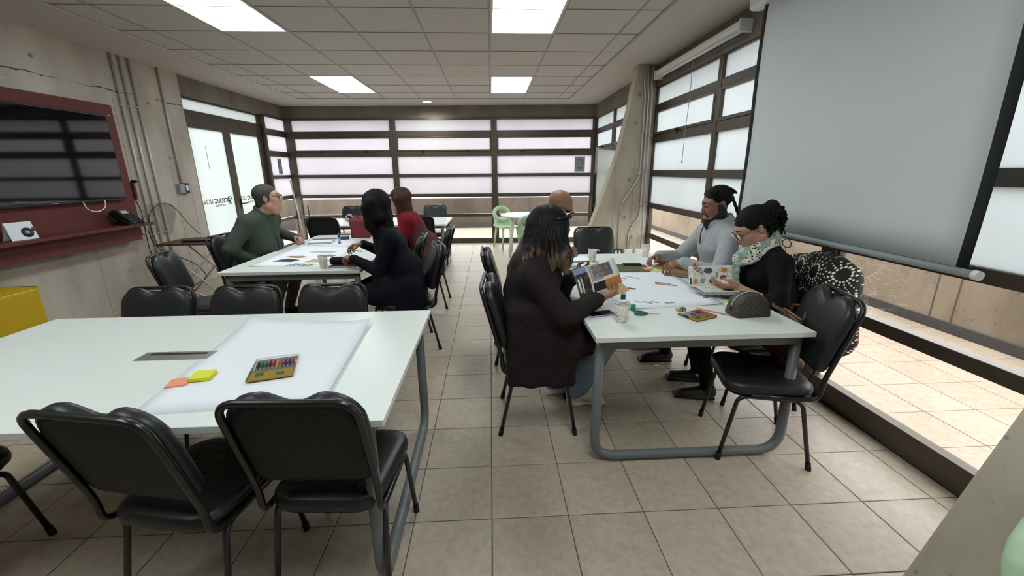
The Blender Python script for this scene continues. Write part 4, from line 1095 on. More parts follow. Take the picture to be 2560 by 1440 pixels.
# collar and placket
collar_ring(r, J, B, 'shirt_green', .062, .015, .012)
mb = MB(); pts = [J['neck']+V3(0, .085, -.05), V3(0, .345, .96), V3(0, .375, .86), V3(0, .375, .78)]
mb.tube(bez(pts, 12), .008, 6); pk = mb.build('placket', 'shirt_green', r)
for p in pts[1:]: MB().sphere(p+V3(0, .01, 0), .006, 8, 6).build('button', 'dark_grey_plastic', pk)
tp = J['tips'][0]; o = MB().tube([tp[4]+V3(-.03, -.02, .03), tp[4], tp[4]+V3(.05, .05, -.045)], .0045, 8).build('pen', 'black_plastic')
o.matrix_world = r.matrix_basis; tag(o, 'black pen in the hand of the man in green', 'pen')

# ---- woman with long black hair, navy coat
loc, fc = (-.79, 3.62), 197; W, D_ = P(loc, fc)
J = dict(pelvis=V3(0, -.02, .56), waist=V3(0, .03, .77), chest=V3(0, .09, .95), neck=V3(0, .14, 1.09), head=V3(0, .185, 1.275), HR=rotm(-30, 16),
         sh=[V3(-.175, .09, 1.02), V3(.175, .11, 1.02)], wr=[W(-1.16, 3.47, .85), W(-1.17, 3.80, .92)], pole=[(-.6, -.5, -.9), (.6, -.4, -.8)],
         hand=[dict(d=D_(-.75, .6, .1), n=D_(-.2, .3, -.9), curl=(.6, .7, .75, .8)), dict(d=D_(-.95, -.25, -.1), n=D_(.1, -.3, -1), curl=(.5, .6, .7, .8), thumb=(.7, .5))], **legs(ky=.42, ay=.36))
B = dict(WOM, pelvis=(.19, .16), waist=(.165, .135), chest=(.17, .125), arm=.058)
def post(F):
    for sx in (-1, 1): F.cap((sx*.1, 0, .56), (sx*.12, .24, .55), .115, .10, TOP, .06)
    F.ecap((0, -.05, .74), (0, -.13, .47), (.17, .12), (.23, .07), (0, 1, .4), TOP, .06)
    F.ecap((-.16, -.02, .6), (-.19, .0, .42), (.10, .08), (.15, .045), (1, 0, 0), TOP, .05)
r = make_person('woman with long black hair and a navy coat, seen from behind at the middle table', loc, fc, J, B, ['skin_tan', 'navy_cloth', 'black_cloth', 'shoe_black', 'brow', 'lip', 'navy_cloth', 'eye_white'], dict(male=False), post)
c = J['head']; H = Field(c-(.2, .26, .36), c+(.2, .2, .17), .0065, ())
H.ell(c+(0, -.012, .04), (.094, .115, .098), 0, .02, J['HR'])
H.ecap(c+(0, -.05, 0), c+(0, -.11, -.28), (.105, .075), (.12, .045), (0, 1, 0), 0, .05)
for sx in (-1, 1):
    q = J['HR'] @ V3(sx*.074, .03, -.01)
    H.cap(c+q, c+q+(sx*.012, -.02, -.13), .05, .046, 0, .04); H.cap(c+q+(sx*.012, -.02, -.13), c+q+(sx*.03, -.07, -.27), .044, .024, 0, .04); H.cap(c+J['HR'] @ V3(sx*.08, -.03, .02), c+J['HR'] @ V3(sx*.08, -.03, -.1), .05, .05, 0, .03)
H.ell(c+J['HR'] @ V3(0, .125, -.05), (.05, .08, .09), 0, .02, J['HR'], sub=True)
link('hair', H.mesh('hair', ['hair_black'], strands(c[0], c[1]-.02, 46, .0035)), r)
P2tips = [p for p in J['tips'][1]]; P2root = r

# ---- woman in the red cardigan
loc, fc = (-.80, 4.84), 180; W, D_ = P(loc, fc)
J = dict(pelvis=V3(0, -.02, .56), waist=V3(0, .04, .77), chest=V3(0, .12, .95), neck=V3(0, .175, 1.085), head=V3(0, .225, 1.25), HR=rotm(6, 12),
         sh=[V3(-.19, .12, 1.02), V3(.19, .13, 1.02)], wr=[W(-1.2, 4.75, .83), W(-1.18, 5.05, .82)], pole=[(-.6, -.4, -.9), (.6, -.4, -.9)],
         hand=[dict(d=D_(-.9, .3, -.1), n=D_(0, .3, -1)), dict(d=D_(-.9, -.3, -.1), n=D_(0, -.3, -1))], **legs(ky=.42, ay=.36))
B = dict(WOM, pelvis=(.2, .17), waist=(.185, .145), chest=(.185, .135), arm=.064, thigh=.095)
def post(F):
    for sx in (-1, 1): F.cap((sx*.1, 0, .55), (sx*.12, .2, .55), .125, .11, TOP, .06)
    F.ecap((0, -.08, .74), (0, -.17, .45), (.18, .12), (.24, .06), (0, 1, .4), TOP, .06)
    F.ecap((-.17, -.05, .62), (-.22, -.04, .36), (.10, .09), (.17, .045), (1, 0, 0), TOP, .05)
    X, Y, Z = np.meshgrid(*F.ax, indexing='ij', sparse=True)
    F.M[(F.M == TOP) & (Z < .86-1.0*(Y-.12)) & (Y < .30)] = TOP2
r = make_person('woman with brown hair and glasses in a red patterned cardigan, at the middle table', loc, fc, J, B, ['skin_light', 'knit_red', 'black_cloth', 'shoe_black', 'brow', 'lip', 'knit_pattern', 'eye_white'], dict(male=False, eyes='open'), post)
c = J['head']; H = Field(c-(.2, .22, .24), c+(.2, .2, .17), .006, ())
H.ell(c+(0, -.014, .038), (.095, .115, .098), 0, .02, J['HR'])
H.ecap(c+(0, -.04, 0), c+(0, -.08, -.14), (.105, .08), (.105, .06), (0, 1, 0), 0, .05)
for sx in (-1, 1): q = J['HR'] @ V3(sx*.075, .03, -.0); H.cap(c+q, c+q+(sx*.012, -.03, -.13), .034, .026, 0, .04)
H.ell(c+J['HR'] @ V3(0, .13, -.045), (.062, .085, .1), 0, .02, J['HR'], sub=True)
link('hair', H.mesh('hair', ['hair_brown'], strands(c[0], c[1]-.02, 44, .003)), r)
collar_ring(r, J, B, 'knit_red', .03, .012)
eyeglasses(r, J, 1.0, 'frame_dark')

# ---- woman in the long black coat, sunglasses on her hair
loc, fc = (.275, 2.395), -3; W, D_ = P(loc, fc)
J = dict(pelvis=V3(0, -.03, .57), waist=V3(0, -.04, .76), chest=V3(0, -.03, .92), neck=V3(0, .0, 1.06), head=V3(0, .075, 1.225), HR=rotm(6, 30), front=(0, 1, 0),
         sh=[V3(-.185, -.01, .985), V3(.185, -.04, .985)], wr=[W(.52, 2.55, .895), W(.60, 2.27, .825)], pole=[(-.5, -.5, -.8), (.75, -.45, -.8)],
         hand=[dict(d=D_(.7, -.25, .35), n=D_(.35, -.6, .5), curl=(.55, .6, .65, .7), thumb=(.2, .6)), dict(d=D_(.9, .25, .15), n=D_(.1, .3, 1), curl=(.5, .55, .6, .65), thumb=(.2, .5))], **legs(ky=.37, kz=.58, kx=.13, ay=.30, az=.11, hz=.57))
J['knee'][1] = V3(.12, .40, .585); J['ankle'][1] = V3(-.13, .27, .14); J['toe'][1] = V3(-.16, .42, .04); J['knee'][0] = V3(-.17, .36, .58); J['ankle'][0] = V3(-.29, .14, .12); J['toe'][0] = V3(-.30, .29, .035)
B = dict(WOM, pelvis=(.205, .165), waist=(.20, .155), chest=(.205, .15), arm=.072, thigh=.1, cuff=.082, ua=.29, fa=.25)
def post(F):
    for sx in (-1, 1):
        F.box((sx*.205, .015, .565), (.035, .20, .245), .03, TOP, .06)
        F.cap((sx*.11, 0, .58), (sx*.14, .22, .58), .12, .105, TOP, .05)
    F.box((0, -.17, .62), (.17, .03, .18), .03, TOP, .06)
    F.ell((0, -.085, 1.035), (.125, .075, .06), TOP, .05); F.cap((-.10, -.02, 1.05), (.10, -.02, 1.05), .06, .06, TOP, .05)
    F.cap((.06, .08, 1.03), (.03, .12, .93), .028, .02, TOP, .03); F.cap((-.06, .08, 1.03), (-.03, .12, .93), .028, .02, TOP, .03)
    X, Y, Z = np.meshgrid(*F.ax, indexing='ij', sparse=True)
    sl = (Z < .62)
    F.D += np.where(sl, .006*np.sin(Y*42+2*np.sin(Z*9))*np.clip((.62-Z)*5, 0, 1), 0).astype(np.float32)
r = make_person('woman in a long black hooded coat reading a magazine, nearest at the right table', loc, fc, J, B, ['skin_tan', 'coat_black', 'jeans', 'shoe_white', 'brow', 'lip', 'coat_black', 'eye_white'], dict(male=False), post)
P4J, P4root = J, r
c = J['head']; H = Field(c-(.22, .24, .30), c+(.22, .24, .17), .0062, ())
H.ell(c+(0, -.012, .036), (.095, .116, .098), 0, .02, J['HR'])
H.ecap(c+(0, -.06, .0), c+(0, -.13, -.17), (.125, .095), (.155, .06), (0, 1, 0), 0, .05)
for sx in (-1, 1):
    q = J['HR'] @ V3(sx*.078, .035, -.0)
    H.cap(c+q, c+q+(sx*.035, .02, -.13), .042, .045, 0, .05); H.cap(c+q+(sx*.035, .02, -.13), c+q+(sx*.05, .035, -.215), .044, .018, 0, .05)
    H.cap(c+q+(sx*.02, -.04, -.05), c+q+(sx*.06, -.06, -.21), .045, .022, 0, .05); H.cap(c+q+(sx*.0, -.09, -.04), c+q+(sx*.055, -.19, -.17), .055, .022, 0, .05)
H.ell(c+J['HR'] @ V3(0, .135, -.05), (.055, .08, .1), 0, .02, J['HR'], sub=True)
link('hair', H.mesh('hair', ['hair_streaked'], strands(c[0], c[1]-.02, 40, .0022)), r)
mb = MB(); T = lambda x, y, z: tuple(J['head']+J['HR'] @ V3(x, y, z))
for sx in (-1, 1):
    L = [[T(sx*.04+.031*math.cos(a)*k, .056-.02*(sx*math.cos(a) > .3)+z, .119+.012*math.sin(a)*1.6*k-.02*abs(math.cos(a))) for a in [2*math.pi*i/16 for i in range(16)]] for k, z in ((1, -.002), (1, .003), (.5, .004))]
    mb.rings(L); mb.tube([T(sx*.07, .034, .11), T(sx*.096, -.005, .075), T(sx*.1, -.05, .04)], .003, 6)
mb.tube([T(-.012, .06, .119), T(.012, .06, .119)], .003, 6)
o = mb.build('sunglasses', 'tv_glass'); o.matrix_world = r.matrix_basis; tag(o, 'dark sunglasses pushed up on the hair of the woman in the black coat', 'sunglasses')

# ---- bald man
loc, fc = (.25, 3.36), 0; W, D_ = P(loc, fc)
J = dict(pelvis=V3(0, -.02, .57), waist=V3(0, .04, .77), chest=V3(0, .13, .95), neck=V3(0, .21, 1.10), head=V3(0, .30, 1.265), HR=rotm(-6, 34), front=(0, 1, -.2),
         sh=[V3(-.205, .15, 1.03), V3(.205, .12, 1.03)], wr=[W(.60, 3.50, .86), W(.585, 3.27, .875)], pole=[(-.6, -.5, -.8), (.6, -.4, -.9)],
         hand=[dict(d=D_(.75, -.35, .3), n=D_(-.3, -.5, -.4), curl=(.7, .75, .8, .85), thumb=(.6, .6)), dict(d=D_(.8, .2, .4), n=D_(-.2, .6, -.4), curl=(.7, .75, .8, .85), thumb=(.6, .6))], **legs(ky=.43, ay=.36))
B = dict(MEN, arm=.066, waist=(.18, .14), chest=(.2, .14))
def post(F):
    for z in (.72, .79, .86, .93, 1.0):
        y = .02+.13*(z-.72)/.25
        F.ecap((0, y, z-.02), (0, y, z+.02), (.205, .15), (.205, .15), (0, 1, 0), TOP, .012)
    F.cap((-.05, .2, 1.12), (.05, .2, 1.12), .055, .055, TOP, .03)
r = make_person('bald man in a dark quilted jacket, half hidden behind the woman in black', loc, fc, J, B, ['skin_tan', 'puffer_navy', 'black_cloth', 'shoe_black', 'brow', 'lip_dark', 'puffer_navy', 'eye_white'], dict(s=1.04), post)
eyeglasses(r, J, 1.04, 'frame_dark')
collar_ring(r, J, B, 'puffer_navy', .04, .018)

# ---- man in the grey sweatshirt
loc, fc = (1.82, 3.24), 176; W, D_ = P(loc, fc)
J = dict(pelvis=V3(0, -.05, .57), waist=V3(0, -.05, .77), chest=V3(0, -.02, .95), neck=V3(0, -.005, 1.11), head=V3(0, .045, 1.285), HR=rotm(4, 16),
         sh=[V3(-.21, .0, 1.03), V3(.21, .01, 1.03)], wr=[W(1.47, 3.07, .855), W(1.44, 3.47, .83)], pole=[(-.8, -.6, -.5), (.7, -.4, -.7)],
         hand=[dict(d=D_(-.9, .15, -.22), n=D_(-.2, .35, -.9), curl=(.45, .5, .6, .65), thumb=(.6, .5)), dict(d=D_(-.85, -.35, -.15), n=D_(-.1, -.5, -.8), curl=(.5, .6, .65, .7), thumb=(.6, .5))], **legs(ky=.44, ay=.38))
B = dict(MEN, arm=.069, chest=(.2, .145), waist=(.185, .14))
def post(F):
    F.cap((0, -.01, 1.12), (0, .03, 1.14), .074, .072, TOP, .03)
    F.box((0, .04, 1.20), (.2, .2, .035), .01, TOP, .02, sub=True)
r = make_person('bearded man with braided hair in a grey sweatshirt at the right table', loc, fc, J, B, ['skin_brown', 'grey_melange', 'black_cloth', 'shoe_black', 'brow', 'lip_dark', 'grey_melange', 'hair_black'], dict(s=1.06, beard=DARK), post)
c = J['head']; H = hairfield(J, ext=.19, down=.16); R = J['HR']; T = lambda x, y, z: c+R @ (V3(x, y, z)*1.06)
H.ell(T(0, -.022, .042), V3(.082, .102, .088)*1.06, 0, .01, R)
H.ell(T(0, .118, .0), V3(.105, .07, .085)*1.06, 0, .008, R, sub=True)
for sx in (-1, 1): H.ell(T(sx*.09, .0, -.03), V3(.032, .045, .045)*1.06, 0, .008, R, sub=True)
for x in (-.06, -.036, -.012, .012, .036, .06):
    for i in range(10):
        a = math.radians(48+i*14); p = T(x, -.022+.1*math.cos(a), .042+.083*math.sin(a)*math.sqrt(max(.1, 1-(x/.085)**2))); H.ell(p, (.0085, .0085, .0085), 0, .008)
for i in range(9): H.ell(T(.0+.004*(i % 2), -.125-.004*i, .01-.021*i), (.014, .013, .013), 0, .006)
for i in range(9): H.ell(T(-.05, -.10-.003*i, -.005-.02*i), (.010, .010, .011), 0, .006)
link('hair', H.mesh('hair', ['hair_black']), r)
collar_ring(r, J, B, 'grey_melange', .05, .017, .022, .03)
MB().tube(bez([V3(0, .085, 1.165), V3(0, .137, 1.08), V3(0, .142, .97)], 10), .005, 6).build('zip', 'dark_grey_plastic', r)

# ---- woman with scarf and ponytail
loc, fc = (1.82, 2.60), 169; W, D_ = P(loc, fc)
J = dict(pelvis=V3(0, -.05, .57), waist=V3(0, -.05, .75), chest=V3(0, .0, .91), neck=V3(0, .045, 1.045), head=V3(0, .125, 1.18), HR=rotm(6, 33), bust=[V3(-.075, .075, .86), V3(.075, .075, .86)],
         sh=[V3(-.18, .0, .975), V3(.18, .01, .975)], wr=[W(1.545, 2.455, .825), W(1.47, 2.74, .85)], pole=[(-.75, -.6, -.7), (.6, -.4, -.8)],
         hand=[dict(d=D_(-.97, .2, .0), n=D_(-.1, .6, .75), curl=(.35, .4, .45, .5), thumb=(.3, .6)), dict(d=D_(-.8, -.4, .1), n=D_(-.3, -.6, .6), curl=(.5, .55, .6, .6), thumb=(.3, .5))], **legs(ky=.42, ay=.32))
B = dict(WOM, arm=.058, pelvis=(.19, .16), waist=(.175, .14), chest=(.175, .13))
r = make_person('woman with curly ponytail, glasses and printed scarf, in black at the right table', loc, fc, J, B, ['skin_light', 'black_cloth', 'black_cloth', 'shoe_black', 'brow', 'lip', 'black_cloth', 'eye_white'], dict(s=1.05, male=False), None, (True, False))
c = J['head']; R = J['HR']; T = lambda x, y, z: c+R @ (V3(x, y, z)*1.05)
H = Field(c-(.19, .34, .26), c+(.19, .18, .23), .0046, ())
H.ell(T(0, -.02, .042), V3(.084, .104, .09)*1.05, 0, .01, R)
H.ell(T(0, .125, -.015), V3(.1, .07, .085)*1.05, 0, .01, R, sub=True)
for sx in (-1, 1): H.ell(T(sx*.09, .004, -.028), V3(.03, .032, .045)*1.05, 0, .008, R, sub=True)
H.ell(T(0, -.085, -.02), V3(.055, .04, .05), 0, .03, R)
pc = T(0, -.125, .075)
rg = np.random.RandomState(3)
H.ell(pc+(0, -.03, -.03), (.055, .055, .07), 0, .03)
for i in range(150):
    a = rg.uniform(0, 6.28); e = rg.uniform(-1.2, 1.3); d = V3(math.cos(a)*math.cos(e), math.sin(a)*math.cos(e)-.25, math.sin(e)*.9-.25)
    p = pc+(0, -.03, -.03)+d*V3(.05, .05, .06); L_ = rg.uniform(.02, .06) if d[2] > -.4 else rg.uniform(.05, .12); ph = rg.uniform(0, 6.28)
    for j in range(4):
        t = (j+1)/4; q = pc+(0, -.03, -.03)+d*V3(.05, .05, .06)*(1+.5*t)+V3(.009*math.cos(ph+j*1.9), .009*math.sin(ph+j*1.9), -L_*t*t)
        H.cap(p, q, .0065-.0006*j, .006-.0006*j, 0, .004); p = q
link('hair', H.mesh('hair', ['hair_black'], lambda X, Y, Z: .0022*np.sin(X*160+3*np.sin(Y*90))*np.sin(Z*150+2*np.sin(Y*120))), r)
eyeglasses(r, J, 1.05, 'frame_tortoise', .024, .021)
for sx in (-1, 1): MB().sphere(tuple(T(sx*.089, .002, -.045)), .005, 8, 6).build('earring', 'white_plastic', r)
def scarf_mat():
    m = bpy.data.materials.new('scarf_print'); m.use_nodes = True; N = m.node_tree.nodes; L = m.node_tree.links; b = N['Principled BSDF']; b.inputs['Roughness'].default_value = .85
    tc = N.new('ShaderNodeTexCoord'); v = N.new('ShaderNodeTexVoronoi'); v.inputs['Scale'].default_value = 52; n = N.new('ShaderNodeTexNoise'); n.inputs['Scale'].default_value = 13
    L.new(tc.outputs['Object'], v.inputs['Vector']); L.new(tc.outputs['Object'], n.inputs['Vector'])
    r1 = N.new('ShaderNodeValToRGB'); r1.color_ramp.interpolation = 'CONSTANT'; e = r1.color_ramp.elements; e[0].position = 0; e[0].color = srgb(24, 26, 26); e[1].position = .32; e[1].color = srgb(222, 220, 206)
    r2 = N.new('ShaderNodeValToRGB'); r2.color_ramp.interpolation = 'CONSTANT'; e = r2.color_ramp.elements; e[0].position = 0; e[0].color = (0, 0, 0, 1); e[1].position = .53; e[1].color = (1, 1, 1, 1)
    mx = N.new('ShaderNodeMixRGB'); mx.inputs[2].default_value = srgb(148, 168, 156); L.new(v.outputs['Distance'], r1.inputs[0]); L.new(n.outputs['Fac'], r2.inputs[0]); L.new(r2.outputs[0], mx.inputs[0]); L.new(r1.outputs[0], mx.inputs[1]); L.new(mx.outputs[0], b.inputs['Base Color']); MATS['scarf_print'] = m
scarf_mat()
nk = J['neck']; H = Field(nk-(.2, .2, .4), nk+(.2, .28, .14), .0055, ())
for ly, rr0, dz, rt in ((0, .088, .04, .022), (1, .098, .012, .024), (2, .104, -.016, .02)):
    for i in range(18):
        a0, a1 = [2*math.pi*(i+q)/18 for q in (0, 1)]
        f = lambda a: nk+V3(rr0*math.cos(a), .03+rr0*math.sin(a), dz-(.055+.012*ly)*math.sin(a)+.008*math.sin(3*a+ly*2))
        H.cap(f(a0), f(a1), rt, rt, 0, .010)
H.ell(nk+(0, .15, -.07), (.035, .03, .035), 0, .02)
H.ecap(nk+(-.01, .15, -.09), nk+(-.04, .145, -.30), (.03, .017), (.06, .010), (0, 1, 0), 0, .015)
H.ecap(nk+(.02, .15, -.09), nk+(.05, .135, -.24), (.028, .017), (.05, .010), (0, 1, 0), 0, .015)
link('scarf', H.mesh('scarf', ['scarf_print'], lambda X, Y, Z: .0035*np.sin(X*80+Z*90)*np.sin(Y*60-Z*50)), r)
P7J = J
# ================================================================== THINGS ON TABLES, SHELF AND FLOOR
TZ = TH+.0005
for n_, c_ in dict(ink_black=(26, 26, 28), ink_brown=(104, 74, 56), ink_red=(132, 34, 40), ink_orange=(196, 118, 52), ink_sand=(196, 164, 112), ink_sky=(128, 150, 190), ink_olive=(84, 88, 48), ink_green=(40, 112, 82),
                   note_yellow=(222, 222, 40), note_orange=(240, 150, 118), note_pink=(232, 88, 112), note_lime=(206, 220, 96), kraft=(166, 136, 104), card_yellow=(196, 158, 52), wood=(196, 164, 120), lilac=(158, 140, 178),
                   leather_brown=(88, 52, 40), bag_red=(112, 28, 34), blue_plastic=(34, 60, 170), green_plastic=(24, 104, 74), teal_plastic=(28, 132, 106), crayon_red=(190, 40, 40), crayon_violet=(62, 40, 100),
                   crayon_green=(44, 120, 56), crayon_blue=(40, 66, 150), crayon_yellow=(224, 190, 60), crayon_wine=(100, 24, 44), crayon_black=(34, 34, 34), crayon_brown=(100, 62, 40), paper_grey=(170, 172, 176), silver=(190, 192, 196)).items():
    mat(n_, srgb(*c_), .6 if 'ink' in n_ or 'note' in n_ else .5)
def checker_mat(name, a, b, scale):
    m = bpy.data.materials.new(name); m.use_nodes = True; N = m.node_tree.nodes; L = m.node_tree.links; q = N['Principled BSDF']; q.inputs['Roughness'].default_value = .55
    tc = N.new('ShaderNodeTexCoord'); ck = N.new('ShaderNodeTexChecker'); ck.inputs['Scale'].default_value = scale; ck.inputs['Color1'].default_value = a; ck.inputs['Color2'].default_value = b
    L.new(tc.outputs['Object'], ck.inputs['Vector']); L.new(ck.outputs[0], q.inputs['Base Color']); MATS[name] = m
checker_mat('pouch_checker', srgb(58, 50, 46), srgb(74, 66, 60), 62)
def print_mat(name, base, ink, scale, thr=.5, dist=0):
    """paper printed all over with small curling marks"""
    m = bpy.data.materials.new(name); m.use_nodes = True; N = m.node_tree.nodes; L = m.node_tree.links; q = N['Principled BSDF']; q.inputs['Roughness'].default_value = .6
    tc = N.new('ShaderNodeTexCoord'); nz = N.new('ShaderNodeTexNoise'); nz.inputs['Scale'].default_value = scale; nz.inputs['Detail'].default_value = 2; nz.inputs['Distortion'].default_value = dist
    r = N.new('ShaderNodeValToRGB'); r.color_ramp.elements[0].position = thr; r.color_ramp.elements[1].position = thr+.05; r.color_ramp.elements[0].color = base; r.color_ramp.elements[1].color = ink
    L.new(tc.outputs['Object'], nz.inputs['Vector']); L.new(nz.outputs['Fac'], r.inputs[0]); L.new(r.outputs[0], q.inputs['Base Color']); MATS[name] = m
print_mat('cup_print', srgb(226, 220, 208), srgb(122, 98, 84), 75, .56, 2.5)
print_mat('news_print', srgb(214, 214, 208), srgb(150, 150, 148), 120, .56)
print_mat('photo_rock', srgb(112, 98, 90), srgb(150, 136, 124), 30, .5)
print_mat('photo_dark', srgb(44, 36, 34), srgb(84, 70, 62), 22, .52)
print_mat('photo_busy', srgb(206, 200, 188), srgb(44, 50, 60), 40, .5)

def sheet(name, q, label, m='paper', z=TZ, lift=(0, 0, 0, 0), n=10, thick=.0007, cat='paper', group=None, bow=0):
    """thin sheet through four corners (near-left, near-right, far-right, far-left); lift raises single corners"""
    c = sum((Vector((p[0], p[1], 0)) for p in q), Vector())/4
    top = []; bot = []
    for i in range(n+1):
        for j in range(n+1):
            u, v = i/n, j/n
            p = [(1-u)*(1-v)*q[0][k]+u*(1-v)*q[1][k]+u*v*q[2][k]+(1-u)*v*q[3][k] for k in (0, 1)]
            h = lift[0]*max(0, 1-3*u)**2*max(0, 1-3*v)**2+lift[1]*max(0, 3*u-2)**2*max(0, 1-3*v)**2+lift[2]*max(0, 3*u-2)**2*max(0, 3*v-2)**2+lift[3]*max(0, 1-3*u)**2*max(0, 3*v-2)**2
            h += bow*max(0, 4*u-3)**2
            top.append((p[0]-c.x, p[1]-c.y, h+thick)); bot.append((p[0]-c.x, p[1]-c.y, h))
    k = (n+1)*(n+1); f = []
    for i in range(n):
        for j in range(n):
            a = i*(n+1)+j; f.append((a, a+n+1, a+n+2, a+1)); f.append((k+a, k+a+1, k+a+n+2, k+a+n+1))
    e = [i*(n+1) for i in range(n+1)]+[n*(n+1)+j for j in range(1, n+1)]+[i*(n+1)+n for i in range(n-1, -1, -1)]+[j for j in range(n-1, 0, -1)]
    for i in range(len(e)): a, b = e[i], e[(i+1) % len(e)]; f.append((a, k+a, k+b, b))
    o = MB().add(top+bot, f, 0, True).build(name, m, loc=(c.x, c.y, z)); tag(o, label, cat, group); return o
def snip(x, y, w, h, rz, m, label, z, group='paper cuttings glued on the sheets'):
    o = MB().box(-w/2, w/2, -h/2, h/2, 0, .0006).build('paper_cutting', m, loc=(x, y, z), rz=math.radians(rz)); tag(o, label, 'paper cutting', group); return o
def scrap(pts, m, label, z, group='paper cuttings glued on the sheets'):
    cx = sum(p[0] for p in pts)/len(pts); cy = sum(p[1] for p in pts)/len(pts)
    o = MB().extrude([(p[0]-cx, p[1]-cy, 0) for p in pts], (0, 0, .0006)).build('paper_cutting', m, loc=(cx, cy, z)); tag(o, label, 'paper cutting', group); return o

# ---- front table
sheet('blank_sheet', [(-1.24, 1.30), (-.605, 1.335), (-.665, 2.17), (-1.355, 2.255)], 'large blank white sheet lying on the front table', lift=(0, 0, .012, .028), bow=.012)
def pad(x, y, z, w, h, rz, m, label):
    r = empty('sticky_note_pad', (x, y, z), math.radians(rz)); tag(r, label, 'sticky notes', 'sticky note pads')
    MB().box(-w/2, w/2, -w/2, w/2, 0, h).build('note_block', m, r, bevel=.001)
    MB().box(-w/2+.001, w/2-.001, -w/2, w/2, h, h+.0006, 0, Matrix.Rotation(math.radians(2), 4, 'Z')).build('top_note', m, r)
pad(-1.165, 1.565, TZ+.004, .075, .013, 8, 'note_yellow', 'yellow sticky note pad on the blank sheet')
pad(-1.232, 1.528, TZ+.001, .072, .004, 14, 'note_orange', 'thin salmon sticky note pad beside the yellow one')
CRY = ['crayon_black', 'crayon_green', 'crayon_green', 'crayon_wine', 'crayon_red', 'crayon_yellow', 'note_pink', 'crayon_violet', 'crayon_blue', 'crayon_red']
def crayon_pack(x, y, z, rz, w, h, label, edge=None):
    r = empty('crayon_pack', (x, y, z), math.radians(rz)); tag(r, label, 'crayon pack', 'clear pouches of coloured crayons')
    MB().box(-w/2, w/2, -h/2, -h/2+h*.42, .001, .010).build('printed_card', 'card_yellow', r, bevel=.002)
    MB().box(-w/2+.004, w/2-.004, -h/2+h*.33, -h/2+h*.41, .010, .0106).build('grey_strip', 'ink_grey', r)
    MB().box(-w/2+.02, -w/2+.05, -h/2+h*.12, -h/2+h*.28, .010, .0106).box(w/2-.06, w/2-.03, -h/2+h*.08, -h/2+h*.2, .010, .0106).build('printed_picture', 'crayon_green', r)
    n = len(CRY)
    for i, m_ in enumerate(CRY):
        cx = -w/2+.012+(w-.024)*i/(n-1)
        c = MB().tube([(cx, -h/2+h*.40, .0065), (cx, h/2-h*.20, .0065), (cx, h/2-h*.14, .0065)], [.0055, .0055, .002], 8).build('crayon', m_, r)
        MB().tube([(cx, -h/2+h*.42, .0065), (cx, -h/2+h*.50, .0065)], .0058, 8).build('wrapper', 'paper_grey', c)
    MB().box(-w/2-.006, w/2+.006, -h/2-.004, h/2+.004, 0, .014).build('clear_pouch', 'clear_film', r, bevel=.004)
    MB().box(-w/2-.006, w/2+.006, h/2-.012, h/2-.006, .014, .0155).build('zip_strip', 'white_plastic', r)
    if edge: MB().box(w/2-.006, w/2+.007, -h/2-.003, h/2, .003, .0145).build('coloured_edge', edge, r)
crayon_pack(-.915, 1.625, TZ+.003, 17, .155, .205, 'clear pouch of coloured crayons on the blank sheet')
crayon_pack(1.135, 2.135, TZ, 24, .145, .125, 'clear pouch of crayons with a pink edge on the right table', 'note_pink')

# ---- right table
sheet('poster_sheet', [(.77, 2.275), (1.395, 2.33), (1.43, 3.22), (.745, 3.12)], 'large white poster sheet with glued paper strips on the right table', lift=(.012, .012, .0, .0))
Z1 = TZ+.0012
for x, y, w, h, rz, m_, lab in ((.905, 2.715, .035, .022, 12, 'ink_red', 'small dark red paper strip on the poster sheet, left of the long one'), (.955, 2.72, .055, .022, -35, 'ink_red', 'longer dark red paper strip on the poster sheet'),
                                (1.235, 2.80, .12, .022, -28, 'kraft', 'pale striped paper strip in the middle of the poster sheet'), (1.23, 2.845, .09, .012, -22, 'ink_red', 'thin reddish paper strip above the pale striped one'),
                                (.905, 2.415, .035, .010, -50, 'paper_grey', 'leftmost grey paper strip near the lower edge of the poster sheet'), (.955, 2.40, .05, .012, -48, 'kraft', 'tan paper strip near the lower edge of the poster sheet'),
                                (1.0, 2.405, .045, .012, -48, 'paper_grey', 'grey paper strip right of the tan one on the poster sheet'), (1.085, 2.385, .05, .016, 8, 'lilac', 'lilac paper strip at the lower right of the poster sheet'),
                                (.99, 3.0, .04, .016, -50, 'paper_grey', 'upper left grey paper strip on the poster sheet'), (1.06, 3.03, .11, .014, -48, 'paper_grey', 'long grey paper strip at the top of the poster sheet'),
                                (.94, 2.92, .06, .012, 10, 'paper_grey', 'grey paper strip close to the held magazine')):
    snip(x, y, w*1.2, h*1.5, rz, m_, lab, Z1)
